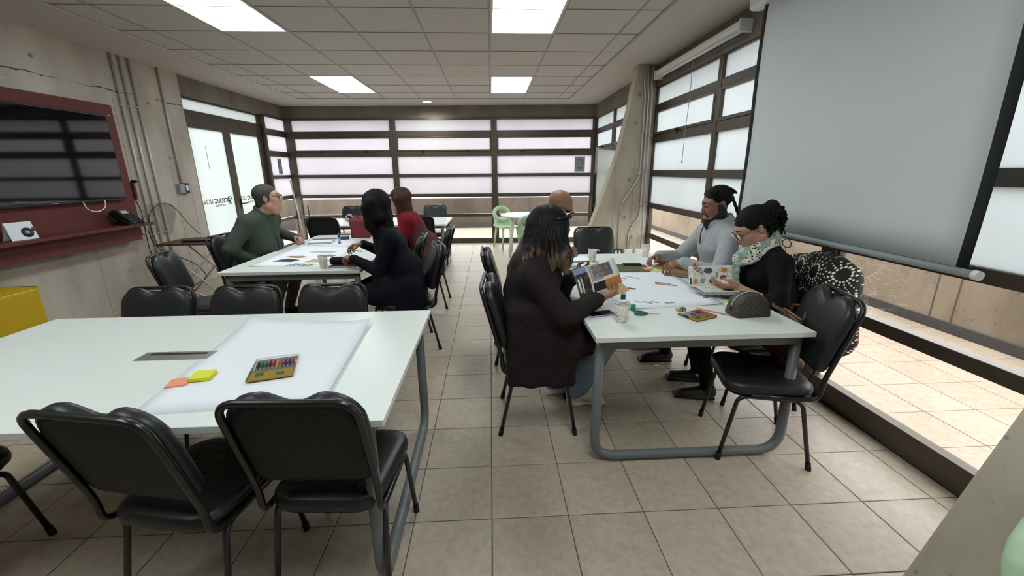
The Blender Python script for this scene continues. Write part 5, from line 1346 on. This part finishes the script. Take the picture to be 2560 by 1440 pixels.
def cup(x, y, label, sc=1.0, extra=None):
    r = empty('paper_cup', (x, y, TZ)); tag(r, label, 'paper cup', 'patterned paper cups')
    h = .108*sc
    MB().lathe([(.0265*sc, 0), (.0275*sc, .002), (.0385*sc, h-.004), (.0355*sc, h-.006), (.025*sc, .008)], 28).build('cup_wall', 'cup_print', r)
    MB().tube([(.0385*sc*math.cos(2*math.pi*i/28), .0385*sc*math.sin(2*math.pi*i/28), h-.003) for i in range(28)], .0024, 6, closed=True).build('rolled_rim', 'paper_warm', r)
    if extra == 'tissue':
        v = [(.03*sc*math.cos(i*.7)*(.4+.6*(i % 3)/2), .03*sc*math.sin(i*.7)*(.4+.6*((i+1) % 3)/2), h-.01+.022*((i*37) % 10)/10) for i in range(16)]
        bm = bmesh.new(); [bm.verts.new(p) for p in v]; bmesh.ops.convex_hull(bm, input=bm.verts); me = bpy.data.meshes.new('crumpled_tissue'); bm.to_mesh(me); bm.free(); me.materials.append(MATS['paper']); link('crumpled_tissue', me, r)
    if extra == 'stirrer':
        MB().box(-.055*sc, .05*sc, -.008, .008, h-.002, h+.001, 0, Matrix.Rotation(.15, 4, 'Y')).build('wooden_stirrer', 'paper', r)
    return r
cup(.692, 2.085, 'patterned paper cup with a crumpled tissue, nearest on the right table', 1.04, 'tissue')
cup(.90, 3.63, 'patterned paper cup in front of the bald man', 1.0, 'stirrer')
cup(1.45, 3.80, 'patterned paper cup by the far right corner of the right table', 1.04)
cup(-1.445, 3.565, 'patterned paper cup with a folded napkin on the middle table', 1.03, 'tissue')
def phone(x, y, z, rz, case, label):
    r = empty('smartphone', (x, y, z), math.radians(rz)); tag(r, label, 'phone')
    MB().box(-.078, .078, -.037, .037, 0, .009).build('phone_case', case, r, bevel=.004, seg=3)
    MB().box(-.074, .074, -.0335, .0335, .009, .0096).build('display', 'tv_glass', r)
phone(.610, 2.205, TZ, 15, 'lilac', 'smartphone in a lilac case beside the nearest paper cup')
def glue(x, y, h, label, body, band, cap=None):
    r = empty('glue_stick', (x, y, TZ)); tag(r, label, 'glue stick', 'glue sticks')
    MB().lathe([(.0135, 0), (.0145, .002), (.0145, h*.62), (.0135, h*.62)], 18).build('barrel', body, r)
    MB().lathe([(.0147, h*.12), (.0147, h*.52)], 18, cap=(False, False)).build('printed_label', band, r)
    MB().lathe([(.0135, h*.62), (.015, h*.64), (.015, h-.003), (.013, h)], 18).build('cap' if cap else 'collar', cap or 'white_plastic', r)
glue(.808, 2.43, .095, 'white glue stick with green label standing on the poster sheet', 'white_plastic', 'green_plastic')
glue(-1.755, 4.86, .115, 'blue glue stick standing on the middle table', 'blue_plastic', 'paper_grey', 'blue_plastic')
o = MB().lathe([(.013, 0), (.0145, .002), (.0145, .034), (.012, .036)], 18).build('teal_stopper', 'teal_plastic', loc=(.815, 2.262, TZ)); tag(o, 'teal glue stick cap standing in front of the scissors', 'cap')
r = empty('scissors', (.805, 2.205, TZ), math.radians(-14)); tag(r, 'small scissors with green handles on the right table', 'scissors')
for s_ in (-1, 1):
    MB().tube([(.028+.027*math.cos(a), s_*.016+.014*math.sin(a), .006) for a in [2*math.pi*i/16 for i in range(16)]], .0048, 6, closed=True).tube([(.05, s_*.012, .006), (.07, s_*.002, .006)], .005, 6).build('handle', 'green_plastic', r)
    MB().add([(.065, s_*.004, .005), (.14, 0, .005), (.065, -s_*.004, .005), (.065, s_*.004, .0075), (.14, 0, .0065), (.065, -s_*.004, .0075)], [(0, 1, 2), (3, 5, 4), (0, 3, 4, 1), (1, 4, 5, 2), (2, 5, 3, 0)]).build('blade', 'steel', r)
MB().lathe([(.003, .004), (.003, .009)], 8, (.068, 0, 0)).build('rivet', 'steel', r)
r = empty('eraser', (1.088, 2.236, TZ), math.radians(14)); tag(r, 'small eraser in a printed sleeve beside the crayon pouch', 'eraser')
MB().box(-.028, .0, -.012, .012, 0, .016).build('rubber_end', 'wood', r, bevel=.003); MB().box(-.004, .028, -.0125, .0125, -.0003, .0165).build('printed_sleeve', 'crayon_wine', r); MB().box(.006, .02, -.0128, -.0125, .004, .013).build('sleeve_label', 'paper', r)
def pencil(a, b, label, body='wood', lead='ink_black', r_=.0038):
    a, b = Vector(a), Vector(b); d = (b-a).normalized(); o = empty('pencil', a); tag(o, label, 'pencil')
    MB().tube([(0, 0, 0), (b-a)-d*.018], r_, 6).build('shaft', body, o); MB().tube([(b-a)-d*.018, (b-a)-d*.004], [r_, r_*.35], 6).build('sharpened_cone', 'wood', o); MB().tube([(b-a)-d*.005, (b-a)], [r_*.35, .0004], 6).build('lead', lead, o)
pencil((1.195, 2.268, TZ+.004), (1.328, 2.122, TZ+.004), 'plain wooden pencil between the crayon pouch and the toiletry pouch')
# brown domed pouch
r = empty('zip_pouch', (1.432, 2.15, TZ), math.radians(3)); tag(r, 'brown checked dome pouch with a zip on the right table', 'pouch')
prof = []
for k, y in ((.82, -.052), (.95, -.045), (1, -.025), (1, .025), (.95, .045), (.82, .052)):
    lp = [(-.105*k, y*1.15, 0), (-.108*k, y*1.1, .02)]+[(.10*k*math.cos(a), y, .045+.085*k*math.sin(a)) for a in [math.pi-math.pi*i/12 for i in range(1, 12)]]+[(.108*k, y*1.1, .02), (.105*k, y*1.15, 0)]
    prof.append(lp)
MB().rings(prof).build('pouch_body', 'pouch_checker', r)
MB().tube([(.102*math.cos(a), -.001, .046+.0875*math.sin(a)) for a in [math.radians(178-176*i/16) for i in range(17)]], .0035, 6).build('zip', 'silver', r)
MB().box(-.112, -.100, -.004, .004, .03, .055).build('zip_pull', 'leather_brown', r)
scrap([(1.44, 2.36), (1.50, 2.385), (1.48, 2.43), (1.43, 2.40)], 'note_yellow', 'yellow sticky note peeping out behind the brown pouch', TZ+.002)
sheet('magazine_page', [(1.335, 2.46), (1.53, 2.355), (1.60, 2.50), (1.40, 2.62)], 'loose printed magazine page under the hand of the woman with the scarf', 'photo_busy', TZ+.002, lift=(.004, 0, 0, 0))
snip(1.42, 2.47, .05, .03, -25, 'ink_orange', 'small orange picture cutting on the loose magazine page', TZ+.0035)
snip(1.47, 2.44, .04, .035, -25, 'ink_black', 'small black picture cutting on the loose magazine page', TZ+.0035)

def page_surface(q, n=10, bulge=.0):
    A, Bq, Cq, Dq = [Vector(p) for p in q]; nr = (Bq-A).cross(Dq-A).normalized()
    def at(u, v, off=0): return A*(1-u)*(1-v)+Bq*u*(1-v)+Cq*u*v+Dq*(1-u)*v+nr*(bulge*math.sin(math.pi*v*.9)+off)
    return at
def page(q, name, m, parent, blocks=(), bulge=.012, thick=.0012, n=10, flip=1):
    at = page_surface(q, n, bulge); t = [at(i/n, j/n) for i in range(n+1) for j in range(n+1)]; b = [at(i/n, j/n, -thick*flip) for i in range(n+1) for j in range(n+1)]
    k = (n+1)**2; f = []
    for i in range(n):
        for j in range(n): a = i*(n+1)+j; f.append((a, a+n+1, a+n+2, a+1)); f.append((k+a, k+a+1, k+a+n+2, k+a+n+1))
    e = [i*(n+1) for i in range(n+1)]+[n*(n+1)+j for j in range(1, n+1)]+[i*(n+1)+n for i in range(n-1, -1, -1)]+[j for j in range(n-1, 0, -1)]
    for i in range(len(e)): a, c = e[i], e[(i+1) % len(e)]; f.append((a, k+a, k+c, c))
    o = MB().add(t+b, f, 0, True).build(name, m, parent)
    for u0, u1, v0, v1, pm, shape in blocks:
        N_ = 10
        if shape == 'oval': P_ = [at((u0+u1)/2+(u1-u0)/2*math.cos(a), (v0+v1)/2+(v1-v0)/2*math.sin(a), .0014*flip) for a in [2*math.pi*i/20 for i in range(20)]]; mb = MB().add(P_, [tuple(range(20))], 0)
        else:
            P_ = [at(u0+(u1-u0)*i/N_, v0+(v1-v0)*j/N_, .0014*flip) for i in range(N_+1) for j in range(N_+1)]
            mb = MB().add(P_, [(i*(N_+1)+j, (i+1)*(N_+1)+j, (i+1)*(N_+1)+j+1, i*(N_+1)+j+1) for i in range(N_) for j in range(N_)], 0)
        mb.build('printed_picture', pm, o)
    return o
# magazine held by the woman in the black coat
r = empty('open_magazine', (0, 0, 0)); tag(r, 'open picture magazine held up by the woman in the black coat', 'magazine')
a, b = Vector((.505, 2.27, .835)), Vector((.785, 2.40, .885)); up = Vector((-.035, .11, .135)); dn = Vector((.03, -.06, -.03))
bl = [(.0, .30, .0, .78, 'photo_dark', 'q'), (.03, .07, .15, .62, 'paper', 'q'), (.10, .13, .12, .66, 'paper', 'q'), (.0, .3, .78, 1, 'ink_sky', 'q'), (.33, .62, .36, .97, 'paper_grey', 'q'), (.40, .84, .42, .9, 'photo_rock', 'q'), (.78, .86, .42, .9, 'ink_sky', 'q'), (.34, .62, .02, .30, 'ink_black', 'q'), (.62, 1, .02, .30, 'ink_orange', 'q')]
page([a, b, b+up, a+up], 'page', 'paper_warm', r, bl, .014)
rb = Vector((.001, .004, -.003)); page([a+rb, b+rb, b+up*.985+rb, a+up*.985+rb], 'rear_pages', 'paper_warm', r, (), .012, .006)
page([a+dn, b+dn, b, a], 'page', 'paper_warm', r, [(.26, .55, .05, .9, 'ink_grey', 'q'), (.5, .98, .05, .95, 'ink_sand', 'q'), (.62, .76, .5, .8, 'ink_black', 'oval')], .004)
# magazine held by the woman with the scarf
r = empty('open_magazine', (0, 0, 0)); tag(r, 'open magazine with small product pictures held by the woman with the scarf', 'magazine')
a, b = Vector((1.30, 2.59, .80)), Vector((1.56, 2.50, .825)); up = Vector((.03, .10, .115)); dn = Vector((.05, -.11, -.012))
page([a, b, b+up, a+up], 'page', 'news_print', r, [(.34, .54, .66, .9, 'dark_grey_plastic', 'oval'), (.1, .2, .12, .4, 'ink_orange', 'q'), (.25, .35, .15, .42, 'ink_grey', 'oval'), (.45, .53, .12, .4, 'ink_brown', 'oval'), (.7, .83, .35, .55, 'ink_red', 'q'), (.72, .86, .68, .9, 'ink_orange', 'oval'), (.6, .66, .45, .7, 'ink_grey', 'q'), (.03, .06, .1, .45, 'ink_black', 'q')], -.016)
page([a+dn, b+dn, b, a], 'page', 'news_print', r, [(.55, .75, .45, .95, 'ink_sky', 'oval'), (.45, .7, .1, .4, 'ink_black', 'oval'), (.76, .95, .5, .9, 'ink_black', 'oval')], .012)
page([a+dn+Vector((.0, .0, -.012)), b+dn+Vector((0, 0, -.012)), b+Vector((0, 0, -.01)), a+Vector((0, 0, -.01))], 'page_stack', 'paper_grey', r, (), .01, .008)
# folded kraft paper in front of the man in grey
r = empty('kraft_paper', (0, 0, 0)); tag(r, 'folded brown kraft paper being handled by the man in grey', 'paper')
page([(1.33, 3.33, TZ+.001), (1.50, 3.10, TZ+.001), (1.63, 3.22, TZ+.004), (1.44, 3.47, TZ+.004)], 'base_leaf', 'kraft', r, (), .0)
page([(1.44, 3.47, TZ+.005), (1.63, 3.22, TZ+.005), (1.56, 3.19, TZ+.06), (1.37, 3.42, TZ+.075)], 'raised_leaf', 'kraft', r, (), .012)
r = empty('paper_booklet', (0, 0, 0)); tag(r, 'dark red edged booklet lying under the kraft paper', 'booklet')
MB().box(-.11, .11, -.07, .07, 0, .006, 0).build('cover', 'ink_brown', r); r.location = (1.46, 3.06, TZ+.001); r.rotation_euler = (0, 0, math.radians(-38)); MB().box(-.108, .108, -.068, .068, .006, .0065).build('front_page', 'kraft', r)
r = empty('folder', (1.165, 3.325, TZ), math.radians(-10)); tag(r, 'olive green folder with a dark phone lying on it', 'folder')
MB().box(-.13, .13, -.13, .13, 0, .005).build('cover', 'ink_olive', r, bevel=.002); MB().box(-.126, .126, -.126, .126, .0015, .0035).build('leaves', 'paper', r)
phone(1.20, 3.44, TZ+.0055, -6, 'black_plastic', 'black smartphone lying on the olive green folder')
pad(1.275, 3.28, TZ+.0015, .07, .006, 20, 'note_orange', 'salmon sticky note pad beside the olive green folder')
pad(1.325, 3.205, TZ+.0015, .06, .004, 15, 'note_lime', 'lime sticky note pad beside the olive green folder')
sheet('loose_paper', [(.66, 3.30), (.86, 3.22), (.93, 3.45), (.72, 3.52)], 'crumpled white sheet in front of the bald man', 'paper', TZ, lift=(.0, .02, .01, .02))
r = empty('notebook', (.76, 3.70, TZ), math.radians(8)); tag(r, 'white notebook with dark cover under the hands of the bald man', 'notebook')
MB().box(-.1, .13, -.09, .09, 0, .004).build('cover', 'black_plastic', r); MB().box(-.098, .128, -.088, .088, .004, .012).build('leaves', 'paper', r)
F = Field((-.1, -.1, 0), (.1, .1, .14), .006)      # crumpled yellow wrapping
for sx in (-1, 1): F.ell((sx*.035, 0, .055), (.05, .03, .05), 0, .02)
F.box((0, 0, .03), (.06, .035, .03), .01, 0, .02); F.ell((0, -.02, .10), (.03, .05, .035), 0, .01, sub=True)
o = link('yellow_wrapping', F.mesh('yellow_wrapping', ['card_yellow'], lambda X, Y, Z: .006*np.sin(X*90+Z*50)*np.sin(Y*80-Z*70))); o.location = (1.56, 2.90, TZ); tag(o, 'crumpled yellow wrapping between the man in grey and the woman with the scarf', 'wrapping')

# ---- middle table
sheet('collage_sheet', [(-2.14, 3.67), (-1.44, 3.58), (-1.50, 4.62), (-2.17, 4.78)], 'white sheet with a half finished collage on the middle table', lift=(.006, .0, .0, .0))
sheet('blank_paper', [(-2.16, 4.80), (-1.62, 4.66), (-1.62, 5.35), (-2.22, 5.45)], 'second white sheet behind the collage on the middle table', z=TZ+.0006)
for pts, m_, lab in (([(-2.02, 4.08), (-1.86, 4.02), (-1.78, 4.06), (-1.86, 4.13), (-1.98, 4.13)], 'kraft', 'tan landscape cutting on the collage'),
                     ([(-2.03, 3.87), (-1.84, 3.84), (-1.80, 3.92), (-1.9, 3.98), (-1.99, 3.96)], 'ink_black', 'dark picture cutting on the collage'),
                     ([(-1.83, 3.66), (-1.62, 3.63), (-1.55, 3.72), (-1.78, 3.77)], 'photo_busy', 'grey speckled cutting nearest the edge of the collage'),
                     ([(-1.72, 3.82), (-1.53, 3.80), (-1.52, 3.93), (-1.69, 3.95)], 'ink_sand', 'sand coloured cutting in the middle of the collage'),
                     ([(-1.88, 4.32), (-1.62, 4.25), (-1.60, 4.33), (-1.84, 4.38)], 'paper_grey', 'long grey cutting at the top of the collage'),
                     ([(-1.66, 4.12), (-1.55, 4.05), (-1.53, 4.12), (-1.62, 4.18)], 'photo_rock', 'brown rock cutting on the collage')):
    scrap(pts, m_, lab, TZ+.0012)
def book(x, y, z, rz, w, d, h, cover, label, extra=None):
    r = empty('notebook', (x, y, z), math.radians(rz)); tag(r, label, 'notebook')
    MB().box(-w/2, w/2, -d/2, d/2, 0, .003).box(-w/2, w/2, -d/2, d/2, h-.003, h).box(-w/2, -w/2+.003, -d/2, d/2, .003, h-.003).build('cover', cover, r)
    MB().box(-w/2+.003, w/2-.003, -d/2+.003, d/2-.003, .003, h-.003).build('leaves', 'paper', r)
    if extra: MB().box(-w/2, w/2, -d/2, d/2, h, h+.0008).build('front_page', extra, r)
book(-1.985, 4.93, TZ+.002, 6, .25, .20, .016, 'ink_navy', 'white topped notebook with navy cover on the middle table', 'paper')
book(-2.05, 5.27, TZ+.002, 4, .28, .2, .010, 'black_plastic', 'printed worksheet pad at the far end of the middle table', 'news_print')
book(-1.29, 3.63, TZ, 2, .23, .13, .012, 'leather_brown', 'brown notebook under the black pencil case')
r = empty('pencil_case', (-1.30, 3.64, TZ+.0125), math.radians(3)); tag(r, 'black soft pencil case on the brown notebook', 'pencil case')
MB().rings([[(x, .042*k*math.cos(a), .033+.031*k*math.sin(a)) for a in [2*math.pi*i/16 for i in range(16)]] for x, k in ((-.112, .5), (-.105, .85), (-.09, 1), (.09, 1), (.105, .85), (.112, .5))]).build('case_body', 'navy_cloth', r)
MB().tube([(-.1, 0, .0655), (.1, 0, .0655)], .003, 6).build('zip', 'dark_grey_plastic', r); MB().box(-.135, -.108, -.006, .006, .03, .036).build('zip_pull', 'black_plastic', r)
r = empty('correction_roller', (-1.80, 5.16, TZ), math.radians(10)); tag(r, 'grey board eraser beside the blue glue stick', 'eraser')
MB().box(-.055, .055, -.03, .03, 0, .03).build('felt_block', 'dark_grey_plastic', r, bevel=.004); MB().box(-.056, .056, -.031, .031, .03, .052).build('grip', 'grey_plastic', r, bevel=.012, seg=3)
# red tote bag
F = Field((-.16, -.09, -.01), (.16, .09, .32), .007)
F.box((0, 0, .12), (.125, .055, .12), .03, 0, .03); F.ecap((0, 0, .2), (0, 0, .255), (.12, .045), (.10, .02), (0, 1, 0), 0, .03)
r = empty('tote_bag', (-1.63, 5.30, TZ), math.radians(10)); tag(r, 'dark red tote bag standing at the far end of the middle table', 'bag')
link('bag_body', F.mesh('bag_body', ['bag_red'], lambda X, Y, Z: .004*np.sin(X*60+Z*30)), r)
for s_ in (-1, 1): MB().tube(bez([(-.07, s_*.02, .24), (-.12, s_*.03, .29), (-.16, s_*.04, .25), (-.14, s_*.045, .21), (-.03, s_*.03, .225)], 16), .008, 8).build('handle', 'paper_grey', r)
# pencil in the hand of the woman with black hair
mw = P2root.matrix_basis; q0 = mw @ Vector(P2tips[4]); q1 = mw @ Vector(P2tips[0])
pencil(q0+Vector((.085, .0, -.012)), q0+Vector((-.05, .01, .01)), 'yellow pencil in the hand of the woman with black hair', 'crayon_yellow', 'ink_red', .0045)

# ---- chair side: handbag, dotted coat
r = empty('handbag', (1.69, 2.17, .472), math.radians(78)); tag(r, 'brown leather handbag on the empty chair by the window', 'handbag')
F = Field((-.22, -.1, -.01), (.22, .1, .32), .007)
F.ecap((0, 0, .04), (0, 0, .26), (.17, .06), (.155, .03), (0, 1, 0), 0, .03); F.box((0, 0, .03), (.16, .055, .03), .02, 0, .02)
link('bag_body', F.mesh('bag_body', ['leather_brown']), r)
for s_ in (-1, 1): MB().tube(bez([(-.09, s_*.035, .25), (-.07, s_*.055, .305), (.0, s_*.08, .315), (.07, s_*.055, .305), (.09, s_*.035, .25)], 16), .009, 8).build('handle', 'leather_brown', r)
MB().tube([(-.14, 0, .288), (.14, 0, .288)], .004, 6).build('zip', 'kraft', r)
def dots_mat():
    m = bpy.data.materials.new('dotted_cloth'); m.use_nodes = True; N = m.node_tree.nodes; L = m.node_tree.links; q = N['Principled BSDF']; q.inputs['Roughness'].default_value = .85
    def mt(op, a, b=None):
        n = N.new('ShaderNodeMath'); n.operation = op
        for i, v in enumerate((a, b)):
            if v is None: continue
            if isinstance(v, (int, float)): n.inputs[i].default_value = v
            else: L.new(v, n.inputs[i])
        return n.outputs[0]
    tc = N.new('ShaderNodeTexCoord'); sx = N.new('ShaderNodeSeparateXYZ'); L.new(tc.outputs['Object'], sx.inputs[0])
    # rosettes on a staggered lattice in the (x + y, z) sheet of the cloth
    P_ = .17
    u = mt('DIVIDE', mt('ADD', sx.outputs['X'], mt('MULTIPLY', sx.outputs['Y'], .8)), P_); v = mt('DIVIDE', sx.outputs['Z'], P_)
    u = mt('ADD', u, mt('MULTIPLY', mt('FLOOR', v), .5))
    du = mt('SUBTRACT', mt('FRACT', u), .5); dv = mt('SUBTRACT', mt('FRACT', v), .5)
    rr_ = mt('SQRT', mt('ADD', mt('MULTIPLY', du, du), mt('MULTIPLY', dv, dv))); th = mt('ARCTAN2', dv, du)
    a = mt('SUBTRACT', mt('FRACT', mt('MULTIPLY', th, 15/(2*math.pi))), .5); b = mt('SUBTRACT', mt('FRACT', mt('MULTIPLY', rr_, 9.5)), .5)
    a2 = mt('MULTIPLY', mt('MULTIPLY', a, rr_), .42); b2 = mt('MULTIPLY', b, .105)
    d = mt('SQRT', mt('ADD', mt('MULTIPLY', a2, a2), mt('MULTIPLY', b2, b2)))
    dot = mt('MULTIPLY', mt('LESS_THAN', d, mt('SUBTRACT', .056, mt('MULTIPLY', rr_, .062))), mt('GREATER_THAN', rr_, .21))
    mx = N.new('ShaderNodeMixRGB'); mx.inputs[1].default_value = srgb(20, 18, 18); mx.inputs[2].default_value = srgb(226, 218, 200); L.new(dot, mx.inputs[0]); L.new(mx.outputs[0], q.inputs['Base Color']); MATS['dotted_cloth'] = m
dots_mat()
r = empty('dotted_coat', (1.80, 2.60, 0), math.radians(168-90)); tag(r, 'black coat with white dot rosettes hung over a chair back', 'coat')
F = Field((-.36, -.56, .34), (.34, -.1, 1.06), .0085)
F.box((0, -.40, .70), (.25, .085, .26), .08, 0, .05); F.box((0, -.335, .9), (.24, .12, .085), .07, 0, .06); F.box((.0, -.25, .80), (.235, .035, .15), .03, 0, .05)
F.ell((-.16, -.43, .52), (.13, .09, .13), 0, .06); F.ell((.1, -.44, .56), (.12, .08, .14), 0, .06); F.ell((-.05, -.34, .985), (.15, .09, .05), 0, .05)
link('cloth', F.mesh('cloth', ['dotted_cloth'], lambda X, Y, Z: .008*np.sin(X*28+2*np.sin(Z*11))*np.sin(Z*6+.5)), r)
MB().rings([[(-.17+k*.045*math.cos(a), -.515+y, .50+k*.055*math.sin(a)) for a in [2*math.pi*i/12 for i in range(12)]] for k, y in ((.5, -.012), (1, -.006), (1, .03))]).build('red_lining', 'crayon_red', r)

# ---- shelf under the television
r = empty('desk_phone', (XL+.15, 4.95, .9965), math.radians(90)); r.scale = (1.15, 1.15, 1.15); tag(r, 'black office desk phone on the maroon shelf', 'phone')
Mx = Matrix.Translation((0, 0, .055)) @ Matrix.Rotation(math.radians(36), 4, 'X')
MB().box(-.10, .10, -.095, .095, .0, .028, 0, Mx).build('phone_base', 'black_plastic', r, bevel=.006)
MB().box(-.095, -.045, -.09, .092, .030, .058, 0, Mx).build('handset', 'black_plastic', r, bevel=.012, seg=3)
MB().box(-.02, .075, .045, .085, .028, .03, 0, Mx).build('display', 'silver', r)
for i in range(4):
    for j in range(3): MB().box(-.015+j*.022, .0+j*.022, -.08+i*.026, -.064+i*.026, .028, .031, 0, Mx).build('key', 'dark_grey_plastic', r)
MB().box(-.07, .07, -.085, .06, 0, .03).box(-.05, .05, .01, .05, .03, .085).build('stand', 'black_plastic', r)
MB().tube(bez([(-.07, -.09, .05), (-.09, -.14, .0), (-.05, -.16, -.09), (0, -.15, -.1), (.02, -.14, -.02), (.03, -.09, .03)], 24), .004, 6).build('coiled_cord', 'black_plastic', r)
r = empty('desk_calendar', (XL+.13, 3.86, .9955), math.radians(80)); r.scale = (.8, .8, .8); tag(r, 'small white desk calendar card with a round photo on the maroon shelf', 'calendar')
for s_ in (-1, 1):
    MB().add([(-.12, s_*.06, 0), (.12, s_*.06, 0), (.12, s_*.003, .19), (-.12, s_*.003, .19), (-.12, s_*.057, 0), (.12, s_*.057, 0), (.12, 0, .188), (-.12, 0, .188)], [(0, 1, 2, 3), (7, 6, 5, 4), (0, 4, 5, 1), (1, 5, 6, 2), (2, 6, 7, 3), (3, 7, 4, 0)]).build('card', 'paper', r)
Mc = Matrix.Translation((.045, -.037, .075)) @ Matrix.Rotation(math.radians(90-17), 4, 'X')
MB().lathe([(.055, 0), (.055, .002)], 20, M=Mc).build('printed_wheel', 'dark_grey_plastic', r); MB().lathe([(.02, .002), (.02, .003)], 12, M=Mc).build('printed_hub', 'paper_grey', r)
MB().box(.095, .12, -.0375, -.034, .08, .13).build('printed_figure', 'ink_brown', r)
# wall phone handset holder on the panel edge
r = empty('wall_bracket', (XL, 5.285, 1.25)); tag(r, 'slim dark bracket fixed on the right edge of the maroon board', 'bracket')
MB().box(.0, .05, 0, .025, 0, .2).build('plate', 'maroon', r); MB().box(.02, .085, .0, .03, .195, .225).build('clip', 'black_plastic', r, bevel=.005)
def cable(pts, label, r_=.005, m='black_plastic', group='loose cables by the maroon shelf'):
    o = MB().tube(bez(pts, 40), r_, 6).build('cable', m); tag(o, label, 'cable', group); return o
cable([(XL+.1, 4.55, 1.275), (XL+.1, 4.58, 1.2), (XL+.1, 4.68, 1.165), (XL+.1, 4.78, 1.2), (XL+.1, 4.80, 1.275)], 'white cable loop hanging under the television', .006, 'white_plastic')
cable([(XL+.02, 5.30, 1.25), (XL+.03, 5.33, 1.1), (XL+.05, 5.30, .95), (XL+.10, 5.24, .6), (XL+.2, 5.28, .3), (XL+.35, 5.3, .02)], 'black cable running down behind the maroon shelf to the floor')
cable([(XL+.06, 5.32, .9), (XL+.07, 5.36, .7), (XL+.22, 5.42, .45), (XL+.3, 5.38, .25), (XL+.5, 5.35, .01)], 'black cable drooping left of the laptop table')
cable([(XL+.08, 5.40, .62), (XL+.04, 5.40, 1.0), (XL+.06, 5.55, 1.16), (XL+.06, 5.8, 1.14), (XL+.15, 5.9, .9), (XL+.3, 5.86, .75)], 'black cable arching over the laptop table')
cable([(XL+.12, 5.34, .55), (XL+.22, 5.36, .35), (XL+.34, 5.33, .15), (XL+.55, 5.36, .01)], 'white cable bundle behind the empty chair', .008, 'white_plastic')
cable([(-3.9, 5.3, .55), (-3.7, 5.28, .45), (-3.62, 5.3, .3), (-3.75, 5.32, .2), (-3.9, 5.33, .1), (-3.75, 5.2, .01)], 'tangled black cable under the laptop table')
# folding table with laptop
r = empty('folding_table', (-3.72, 5.45, 0)); tag(r, 'small folding table with crossed grey legs carrying the laptop', 'folding table')
MB().box(-.36, .36, -.23, .23, .70, .722).build('tray', 'leather_brown', r, bevel=.004)
for y in (-.2, .2):
    for s_ in (-1, 1): MB().tube([(s_*.33, y+.012*s_, .695), (-s_*.33, y+.012*s_, .01)], .011, 8).build('leg', 'galvanised', r)
for s_ in (-1, 1): MB().tube([(s_*.33, -.2, .012), (s_*.33, .2, .012)], .011, 8).build('foot_bar', 'galvanised', r)
MB().tube([(0, -.21, .35), (0, .21, .35)], .008, 8).build('pivot_bar', 'galvanised', r)
r = empty('laptop', (-3.66, 5.47, .7225), math.radians(3)); tag(r, 'closed black laptop on the folding table', 'laptop')
MB().box(-.2, .2, -.135, .135, 0, .014).build('base', 'black_plastic', r, bevel=.003); MB().box(-.199, .199, -.134, .134, .0155, .024).build('lid', 'dark_grey_plastic', r, bevel=.003); MB().tube([(-.15, .134, .015), (.15, .134, .015)], .006, 8).build('hinge', 'black_plastic', r)

# ---- cleaning tools in the back left corner
r = empty('broom', (0, 0, 0)); tag(r, 'grey mop pole leaning in the back left corner', 'mop')
MB().tube([(-4.0, 8.80, 1.40), (-3.83, 8.72, .14)], .013, 10).build('pole', 'galvanised', r); MB().tube([(-3.83, 8.72, .15), (-3.82, 8.715, .06)], [.03, .07], 12).build('mop_socket', 'dark_grey_plastic', r)
MB().lathe([(.06, .06), (.1, .03), (.115, 0)], 14, (-3.82, 8.715, 0)).build('mop_head', 'dark_grey_plastic', r)
r = empty('lobby_dustpan', (-3.60, 8.50, 0), math.radians(20)); tag(r, 'black long handled dustpan beside the mop pole', 'dustpan')
MB().tube([(0, 0, .93), (.02, .0, .12)], .011, 8).build('handle', 'black_plastic', r)
MB().box(-.13, .13, -.12, -.11, .0, .1).box(-.13, .13, -.11, .1, 0, .012).box(-.13, -.12, -.11, .1, .012, .1).box(.12, .13, -.11, .1, .012, .1).build('pan', 'dark_grey_plastic', r)
for x, y, rz, lab in ((1.33, 3.05, 20, 'torn paper scrap on the floor under the right table'), (1.40, 3.10, 60, 'second torn paper scrap on the floor under the right table')):
    o = MB().extrude([(-.03, -.008, 0), (.02, -.012, 0), (.035, .004, 0), (-.01, .012, 0)], (0, 0, .001)).build('paper_scrap', 'paper', loc=(x, y, .0005), rz=math.radians(rz)); tag(o, lab, 'paper scrap')
